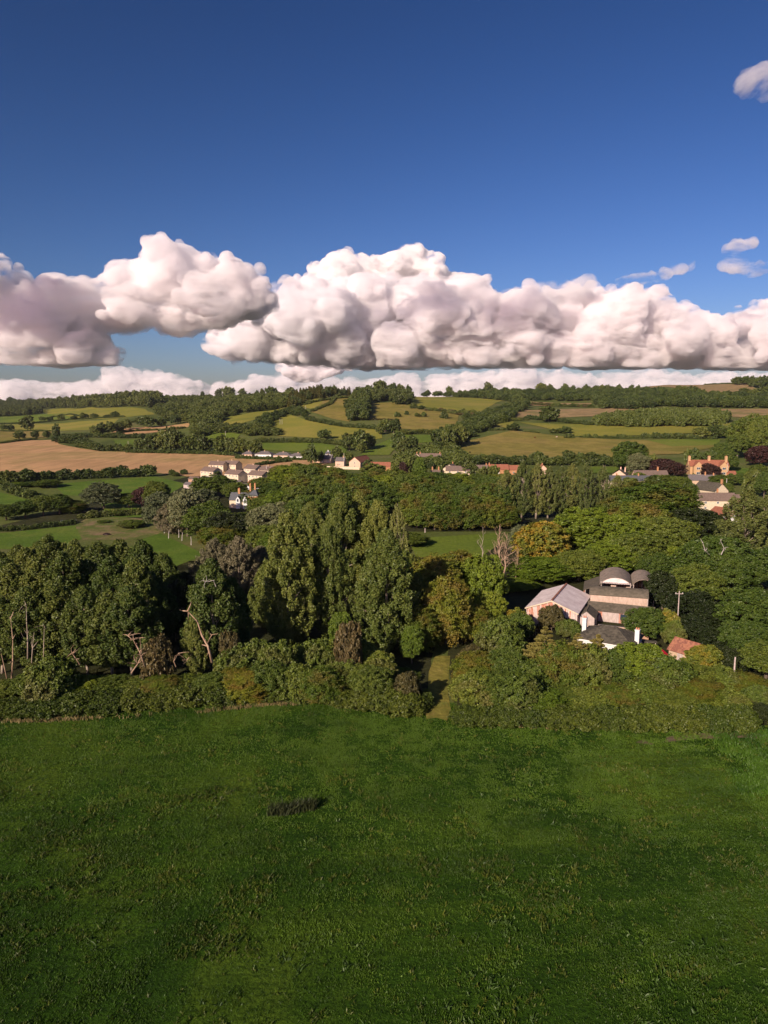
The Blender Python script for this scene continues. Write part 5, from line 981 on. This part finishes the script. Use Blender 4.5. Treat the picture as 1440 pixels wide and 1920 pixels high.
for i, (px, py, W_) in enumerate([(463, 856, 9), (493, 856, 15), (528, 858, 15), (556, 860, 15)]):
    house(px, py + 2, ordl('bungalow with a grey brown hipped roof beyond the stubble field', i, 4), W_, 9, 2.8, 5.2, -12, 'pink_stone' if i % 2 == 0 else 'white_render', 'grey_tile', hip=W_ * .4, chim=[(0, 0, 'tan_brick', .7)], wins=3, group='bungalows beyond the stubble field', name='bungalow', cat='house')
VIL = 'houses of the central village'
for px, py, W_, D_, hw, hr, yaw, wm, rm, rd, ch, lb in [
    (604, 868, 15, 8, 3.0, 6.0, -15, 'pink_stone', 'grey_tile', 'x', [(.5, 0)], 'grey roofed house with two dormers left of the village'), (618, 861, 8, 7, 4.2, 6.2, -15, 'white_render', 'slate', 'x', [(-.6, 0, 'white_render')], 'white house with a slate roof behind the dormer house'),
    (637, 874, 7, 8, 3.8, 6.4, -10, 'pink_stone', 'grey_tile', 'x', [(.6, 0)], 'narrow grey roofed house left of the red roofed barn house'), (665, 878, 9, 24, 4.6, 8.2, -20, 'pink_stone', 'red_tile', 'y', [], 'long red roofed house with its pale gable facing the wood'),
    (716, 882, 24, 8, 2.6, 5.6, -8, 'orange_brick', 'red_tile', 'x', [(.85, 0)], 'low house with an orange red roof right of the long red roofed house'), (782, 870, 6, 8, 5.0, 8.0, 0, 'cream_render', 'brown_tile', 'y', [(0, 0)], 'small cream gabled house beside the bright conical tree'),
    (805, 870, 18, 8, 4.8, 8.0, -8, 'cream_render', 'brown_tile', 'x', [(-.85, 0), (.9, 0)], 'cream house with two tall end chimneys in the village'), (814, 876, 8, 6, 2.4, 4.6, -8, 'white_render', 'slate', 'x', [], 'low white outbuilding under the house with two chimneys'),
    (842, 894, 9, 10, 5.4, 8.2, -20, 'cream_render', 'brown_tile', 'y', [(0, .9)], 'pale gabled house right of the village centre'), (858, 896, 16, 7, 4.8, 7.6, -6, 'cream_render', 'brown_tile', 'x', [], 'cream house with a row of windows and brown roof'),
    (858, 903, 12, 6, 2.0, 4.4, -6, 'brown_brick', 'brown_tile', 'x', [], 'dark roofed low building in front of the cream windowed house'), (817, 896, 6, 6, 3.0, 5.0, 0, 'orange_brick', 'brown_tile', 'x', [(-.7, 0, 'orange_brick', 2.0), (.7, 0, 'orange_brick', 2.0)], 'house nearly hidden by trees with two orange brick chimneys'),
    (902, 890, 10, 7, 3.6, 6.4, 0, 'pink_stone', 'brown_tile', 'x', [(.8, 0)], 'brown roofed house half hidden left of the orange roofed cottage'), (935, 890, 14, 7, 3.6, 6.8, 0, 'orange_brick', 'red_tile', 'x', [(-.9, 0)], 'orange roofed cottage just left of the thin poplars'),
    (963, 890, 9, 7, 3.4, 6.2, 0, 'orange_brick', 'red_tile', 'x', [], 'orange roof showing between the first thin poplars'), (1018, 890, 7, 7, 3.6, 6.6, 0, 'pink_stone', 'red_tile', 'y', [(0, 0)], 'pinkish gable glimpsed behind the thin poplars')]:
    house(px, py, lb, W_, D_, hw, hr, yaw, wm, rm, rd, ch, wins=3 if W_ > 9 else 1, storeys=2, group=VIL)
e = at('garden_wall', *G(652, 880)[:2], -12, 'pale garden wall and terrace below the grey roofed houses', 'wall'); MB().box(-16, 9, -.2, .2, -.5, 2.0).build('brickwork', 'cream_render', e); MB().box(-16.1, 9.1, -.26, .26, 2.0, 2.12).build('coping', 'pink_stone', e)
# brick villa in the trees
x, Y, g = G(455, 985); Y = 352; x = XY(466, Y, 4); g = hz(x, Y)
e = empty('villa', (x, Y, g), R(-12), (.78, .78, .9)); tag(e, 'brick villa with slate roofs and tall orange chimneys among dark trees', 'house')
MB().box(1.0, 7.5, -3, 5, -1, 7.2).build('tower_wall', 'orange_brick', e); o = hip_roof(6.5, 8, 7.2, 10.4, .6, .4); o.v = [(a + 4.25, b + 1, c) for a, b, c in o.v]; rf = o.build('roof', 'slate', e)
mb = gable_walls(13, 7, 4.6, 8.2, 'x', -1); mb.v = [(a - 5.5, b + 1, c) for a, b, c in mb.v]; mb.build('wall', 'cream_render', e); mb = gable_roof(13, 7, 4.6, 8.2, 'x'); mb.v = [(a - 5.5, b + 1, c) for a, b, c in mb.v]; rf2 = mb.build('roof', 'slate', e)
for gx in (-5.5, -.6):
    mb = gable_walls(2.8, 2.4, 5.2, 6.9, 'y', 0); mb.v = [(a + gx, b - 3.0, c) for a, b, c in mb.v]; mb.build('dormer', 'white_render', e); mb = gable_roof(2.8, 2.4, 5.2, 6.9, 'y', .2, .1, .2); mb.v = [(a + gx, b - 3.0, c) for a, b, c in mb.v]; mb.build('dormer_roof', 'slate', e); window(e, gx, -4.22, 4.6, 1.1, 1.5, frame='slate')
MB().box(1 - .15, 7.65, -3.15, 5.15, 6.95, 7.2).build('cornice', 'white_paint', e)
for cx_, cy2, z1_, s in ((-6.5, 1, 10.6, 1.3), (.2, 3.4, 13.2, .95), (4.4, 1.0, 13.6, .95)): chimney(rf2, cx_, cy2, 7.0, z1_, 'orange_brick', s, 2)
mb = MB(); mb.add([(4.2 + a, -3.03, b) for a, b in [(-.9, .5), (.9, .5), (.9, 2.6)] + [(.9 * math.cos(t), 2.6 + .9 * math.sin(t)) for t in np.linspace(.3, 2.84, 7)] + [(-.9, 2.6)]] , [tuple(range(11))]); mb.build('arched_window', 'glass', e)
# brick manor at right
x, Y, g = G(1332, 892); e = empty('manor', (x, Y + 5, g), R(-6)); tag(e, 'orange stone manor with two front gables and three chimney stacks', 'house'); k_ = Y / 440
Wm = pxw(70, Y); gable_walls(Wm, 8.5, 6.0, 9.6, 'x').build('wall', 'ochre_stone', e); rf = gable_roof(Wm, 8.5, 6.0, 9.6, 'x').build('roof', 'red_tile', e)
for s in (-1, 1):
    mb = gable_walls(5.6, 4.2, 6.2, 9.2, 'y'); mb.v = [(a + s * (Wm/2 - 4.2), b - 5.2, c) for a, b, c in mb.v]; mb.build('gable_wing', 'ochre_stone', e); mb = gable_roof(5.6, 7.6, 6.2, 9.2, 'y', .2, .12, .1); mb.v = [(a + s * (Wm/2 - 4.2), b - 3.6, c) for a, b, c in mb.v]; mb.build('wing_roof', 'red_tile', e)
    for z in (1.8, 4.8): window(e, s * (Wm/2 - 4.2), -7.305, z, 2.2, 1.5)
    window(e, s * 2.4, -4.255, 4.6, 1.6, 1.3)
door(e, 0, -4.255, 0, 1.2, 2.4, 'brown_brick')
for f_ in (-.97, 0.05, .90): chimney(rf, f_ * Wm/2, 0 if f_ < .9 else -1, 6.5, 12.2, 'ochre_stone', 1.4, 2)
RV = 'houses of the right village'
for px, py, W_, D_, hw, hr, yaw, wm, rm, rd, ch, lb in [
    (1345, 958, 17, 7, 5.0, 8.2, -5, 'cream_render', 'brown_tile', 'x', [(.1, .1, 'orange_brick', 1.8)], 'cream cottage with a plain brown roof facing the wood'), (1352, 936, 9, 16, 4.2, 8.2, 18, 'cream_render', 'dark_tile', 'y', [(0, -.97, 'orange_brick', 2.0)], 'cream gabled cottage with a black roof and a brick chimney stack'),
    (1318, 915, 15, 7, 4.4, 7.2, -12, 'tan_brick', 'grey_tile', 'x', [(.2, 0, 'orange_brick', 1.6), (.8, 0, 'orange_brick', 1.0)], 'grey roofed house with an orange chimney left of the black roof'), (1160, 905, 8, 9, 5.0, 7.8, -30, 'pink_stone', 'dark_tile', 'y', [(0, 0, 'pink_stone', 1.4), (.6, .3, 'pink_stone', 1.2)], 'pinkish gabled house with twin chimneys at the left of the village'),
    (1190, 913, 30, 8, 3.6, 6.2, -3, 'cream_render', 'slate', 'x', [(-.65, 0, 'orange_brick', 1.2), (.2, 0, 'orange_brick', 1.2)], 'long terrace under a dark slate roof with orange chimneys'), (1222, 903, 20, 8, 3.6, 6.4, -3, 'pink_stone', 'brown_tile', 'x', [(.45, 0, 'orange_brick', 2.2)], 'brown roofed house behind the long slate terrace'),
    (1366, 975, 10, 7, 2.6, 5.2, 30, 'brown_brick', 'red_tile', 'y', [], 'red brown roof below the cream cottage'), (1392, 945, 9, 6, 2.4, 4.2, -20, 'tan_brick', 'brown_tile', 'x', [], 'low outbuilding right of the cream cottage'), (1402, 985, 9, 6, 2.4, 4.4, 25, 'white_render', 'brown_tile', 'x', [], 'pale shed half hidden behind the wide thin poplar'), (1374, 898, 4, 4, 3.2, 4.6, 0, 'terracotta', 'red_tile', 'x', [], 'tiny red building at the right end of the manor')]:
    house(px, py, lb, W_, D_, hw, hr, yaw, wm, rm, rd, ch, wins=3 if W_ > 9 else 1, storeys=2, group=RV)
# ------------------------------------------------------------------ poles, posts and little things
def pole(px, Y, top, label, m_='grey_timber', cross=True, r_=.14, box=False, name='utility_pole', py=None, group=None, zb=None):
    if py: x, Y, g = G(px, py)
    else: x = XY(px, Y, 0); g = hz(x, Y)
    h = ZAT(top, Y) - g; e = empty(name, (x, Y, g)); tag(e, label, 'pole', group); MB().tube([(0, 0, -.4), (0, 0, h)], [r_, r_ * .7], 8).build('post', m_, e)
    if cross:
        MB().box(-.9, .9, -.06, .06, h - .7, h - .58).build('crossarm', m_, e)
        for xx in (-.75, 0, .75): MB().tube([(xx, 0, h - .6), (xx, 0, h - .35)], [.07, .04], 6).build('insulator', 'white_paint', e)
    if box: MB().tube([(.0, -.35, h * .50), (.0, -.35, h * .50 + 1.2)], .26, 10).build('transformer', 'white_paint', e)
    return e
pole(455, 122.5, 1225, 'wooden utility pole with a white transformer rising from the field edge bushes', box=True)
pole(1269, 155, 1108, 'utility pole with white insulators on the dark lane side of the barns'); pole(1374, 122, 1232, 'wooden pole in front of the near oak by the lane', cross=False, r_=.18)
pole(797, 288, 990, 'bare wooden post at the left of the small meadow', cross=False, r_=.22)
for px, py, tp, lb in [(241, 846, 827, 'white dead trunk like post on the stubble field edge'), (525, 796, 785, 'left pole of the pair on the rounded hill field'), (529, 796, 786, 'right pole of the pair on the rounded hill field'), (423, 817, 808, 'pale pole in the scrub above the tree row'), (635, 737, 726, 'pale pole before the conifer wood'), (707, 736, 720, 'tall pole in the hilltop wood right of the knoll'), (573, 768, 760, 'small pole at the top of the little hill paddock'), (1363, 893, 868, 'white flagpole at the right of the manor'), (1361, 925, 897, 'wooden pole right of the black roofed cottage'), (500, 896, 872, 'lamp post right of the estate houses'), (645, 878, 850, 'pole beside the narrow village house')]:
    pole(px, 0, tp, lb, 'white_bark', cross=False, r_=.22, py=py)
def blob(name, px, py, sx, sy, sz, m_, label, cat, seed=0):
    x, Y, g = G(px, py); bm = bmesh.new(); bmesh.ops.create_icosphere(bm, subdivisions=3, radius=1); rs = np.random.RandomState(seed)
    for v_ in bm.verts:
        p = np.array(v_.co[:]); d = 1 + .25 * (n3(*(p[:, None] * 2 + 9), seed)[0] - .5) + .12 * (n3(*(p[:, None] * 6 + 20), seed)[0] - .5); v_.co = (p[0] * sx * d, p[1] * sy * d, p[2] * sz * d)
    me = bpy.data.meshes.new(name); bm.to_mesh(me); bm.free(); me.materials.append(M[m_]); o = link(bpy.data.objects.new(name, me)); o.location = (x, Y, g); return tag(o, label, cat)
blob('soil_heap', 631, 1312, .8, .6, 1.1, 'brown_brick', 'brown heap at the field edge under the poplars', 'heap', 3); blob('log', 668, 1313, 1.1, .35, .35, 'dead_wood', 'pale log lying at the field edge left of the path', 'log', 4)
for i, (px, py, m_) in enumerate([(119, 980, 'white_paint'), (129, 981, 'slate'), (138, 979, 'white_paint'), (104, 983, 'white_paint')]):
    e = at('cold_frame', *G(px, py)[:2], -8, ordl('pale cold frame at the top edge of the left lawn', i, 4), 'frame', 'cold frames by the left lawn'); MB().box(-1.2, 1.2, -.5, .5, -.1, .7).build('box', m_, e); MB().add([(-1.2, -.5, .72), (1.2, -.5, .72), (1.2, .5, 1.0), (-1.2, .5, 1.0)], [(0, 1, 2, 3)]).build('lid', 'glass', e)
blob('heather_mound', 200, 1003, 1.6, 1.2, .9, 'copper_leaf', 'small reddish mound in the brown rough ground', 'bush', 5)
for k in range(5):
    x, Y, g = G([311, 319, 338, 344, 361][k], [998, 1008, 1006, 1012, 1020][k]); e = empty('white_stem', (x, Y - 2, g)); tag(e, ordl('white birch stem standing at the lawn edge', k, 5), 'tree', 'white birch stems at the lawn edge'); MB().tube([(0, 0, -.2), (.1, 0, 1.5), (.05 + .3 * (k % 2), 0, 3.2)], [.16, .13, .09], 7).build('trunk', 'white_bark', e)
# cattle on the golden pasture
def cow(px, py, m_, label, yaw):
    x, Y, g = G(px, py); me = bpy.data.meshes.new('cow'); P = [(0, 0, 1.05), (.55, 0, 1.08), (-.6, 0, 1.1), (-.95, 0, 1.2), (-1.3, 0, 1.05), (.75, 0, 1.0)]; E = [(0, 1), (0, 2), (2, 3), (3, 4), (1, 5)]; rad = [.42, .36, .34, .2, .13, .22]
    for bx in (-.6, .6):
        for s in (-1, 1): P += [(bx, s * .2, .6), (bx + (.05 if bx > 0 else 0), s * .22, 0)]; rad += [.12, .07]; n_ = len(P); E += [(2 if bx < 0 else 1, n_ - 2), (n_ - 2, n_ - 1)]
    me.from_pydata(P, E, []); o = link(bpy.data.objects.new('cow', me)); o.modifiers.new('s', 'SKIN')
    for v_, r_ in zip(me.skin_vertices[0].data if me.skin_vertices else [], rad): v_.radius = (r_, r_)
    o.modifiers.new('d', 'SUBSURF').levels = 1; me.materials.append(M[m_]); o.location = (x, Y, g); o.rotation_euler = (0, 0, R(yaw)); o.scale = (1.15,) * 3; return tag(o, label, 'cow', 'cattle on the golden pasture')
mat('cow_black', (.015, .013, .012), .8); mat('cow_brown', (.10, .035, .015), .8); mat('cow_pied', (.45, .35, .28), .8)
cow(881, 850, 'cow_black', 'black cow alone at the left of the golden pasture', 60); cow(1003, 822, 'cow_brown', 'brown cow lying in the upper golden pasture', 10); cow(1044, 821, 'cow_pied', 'pale and brown cow beside the short hedge', 20)
# ------------------------------------------------------------------ grass, docks and weeds of the meadow
def blades(name, n, area, hgt_, wid, m_, label=None, kind='stuff', per=5, seed=1, clump=.0, spread=.12, dens=None, lean=.5, cat=None):
    rs = np.random.RandomState(seed); P = np.stack([rs.uniform(area[0], area[1], n * 3), rs.uniform(area[2], area[3], n * 3)], 1); k = np.abs(P[:, 0]) < P[:, 1] * .60 + 3
    if dens is not None: k &= dens(P[:, 0], P[:, 1]) > rs.rand(len(P))
    P = P[k][:n]; n = len(P); C = np.repeat(P, per, 0) + rs.normal(0, spread, (n * per, 2)); m = len(C); z = hgt(C[:, 0], C[:, 1]) + .10 * vnoise(C[:, 0] / 2.2, C[:, 1] / 2.2, 1) + .25 * vnoise(C[:, 0] / 9, C[:, 1] / 9, 2)
    a = rs.uniform(0, 6.28, m); h = hgt_ * rs.uniform(.5, 1.4, m); w_ = wid * rs.uniform(.6, 1.4, m); L = rs.normal(0, lean, (m, 2)) * h[:, None]; d = np.stack([np.cos(a), np.sin(a)], 1) * w_[:, None] / 2
    z0 = z - .04; B0 = np.column_stack([C - d, z0]); B1 = np.column_stack([C + d, z0]); M0 = np.column_stack([C + L * .5 + d * .9, z + h * .65]); M1 = np.column_stack([C + L * .5 - d * .9, z + h * .65]); Tp = np.column_stack([C + L * 1.1, z + h])
    V = np.stack([B0, B1, M0, Tp, M1], 1).reshape(-1, 3); Fq = np.arange(5 * m).reshape(m, 5); att = np.repeat(rs.rand(n), per) * .25 + rs.rand(m) * .25 + np.clip(.25 + 1.0 * vnoise(C[:, 0] / 11 + 3, C[:, 1] / 8, 0) + .5 * vnoise(C[:, 0] / 3.1, C[:, 1] / 3.1, 1) + .55 * vnoise((C[:, 0] + .16 * C[:, 1]) / 16, (C[:, 1] - .16 * C[:, 0]) / 1.1, 2) + np.clip((C[:, 1] - 80) / 70, -.3, .4), 0, .55); att = np.clip(att, 0, 1)  # last colour term darkens nearer blades, imitating light falling off towards the camera
    me = npmesh(name, V, Fq, m_, att); o = link(bpy.data.objects.new(name, me)); return tag(o, label, cat, None, kind)
nd = lambda s, lo, k=0: (lambda x, y: np.clip((vnoise(x / s, y / s, k) + vnoise(x / s / 3, y / s / 3, 2) * .5 + .5 - lo) * 3, 0.0, 1))
blades('meadow_grass', 105000, (-72, 66, 50, 117), .16, .055, 'grass_blade', per=5, seed=2, spread=.16, dens=lambda x, y: .12 + .88 * nd(1.7, .42)(x, y) * (.35 + .65 * nd(8, .3)(x, y)))
blades('meadow_weeds', 2200, (-68, 66, 50, 112), .30, .12, 'dock_leaf', per=6, seed=3, spread=.12, dens=lambda x, y: nd(3, .5, 1)(x, y) * np.clip((104 - y) / 42, 0.03, 1) * np.where(x > -14, 1, .35), lean=.8)
blades('dark_weeds', 9000, (-70, 66, 50, 114), .28, .10, 'bramble_leaf', per=6, seed=4, spread=.14, dens=lambda x, y: nd(2.6, .60, 2)(x, y) * np.clip((112 - y) / 30, .2, 1) + .04, lean=.5)  # dark tufts, thickened towards the camera to imitate the shaded foreground
xr, yr, _ = G(547, 1523)
blades('reed_patch', 130, (xr - 2.9, xr + 2.9, yr - 1.1, yr + 1.2), 1.15, .08, 'reed_leaf', 'dark patch of tall rushes alone in the meadow', 'thing', 8, 5, spread=.10, lean=.28, dens=lambda x, y: (np.abs((y - yr) - .30 * (x - xr) ) < .6) * 1.0, cat='rushes')
blades('field_edge_grass', 8000, (-70, 66, 106, 121), .5, .09, 'dry_grass', per=5, seed=6, spread=.2, lean=.35, dens=lambda x, y: (np.abs(y - np.interp(x, [-64, -35, -20, -8, 0, 8, 12, 30, 45, 58], [108.6, 111.8, 115.4, 117.0, 115.4, 111.6, 109.0, 106.4, 105.4, 104.8])) < .45) * .8 * nd(4, .35)(x, y) * ((x < 8.6) | (x > 11.6)))
blades('rough_corner_grass', 5000, (44, 66, 84, 106), .4, .09, 'grass_blade', per=5, seed=7, spread=.25, lean=.4, dens=lambda x, y: .5 * (x > 46 + (y - 84) * .25) * nd(5, .35)(x, y))

# ------------------------------------------------------------------ the air of the valley
mh_ = bpy.data.materials.new('haze_air'); mh_.use_nodes = True; nt = mh_.node_tree; nt.nodes.clear(); pv2 = nt.nodes.new('ShaderNodeVolumePrincipled'); pv2.inputs['Color'].default_value = (.86, .90, 1, 1); pv2.inputs['Density'].default_value = .000028; pv2.inputs['Anisotropy'].default_value = .3
o2 = nt.nodes.new('ShaderNodeOutputMaterial'); nt.links.new(pv2.outputs[0], o2.inputs['Volume']); M['haze_air'] = mh_
hb = MB().box(-5200, 5200, -400, 7400, -40, 330).build('haze', 'haze_air'); tag(hb, kind='stuff')
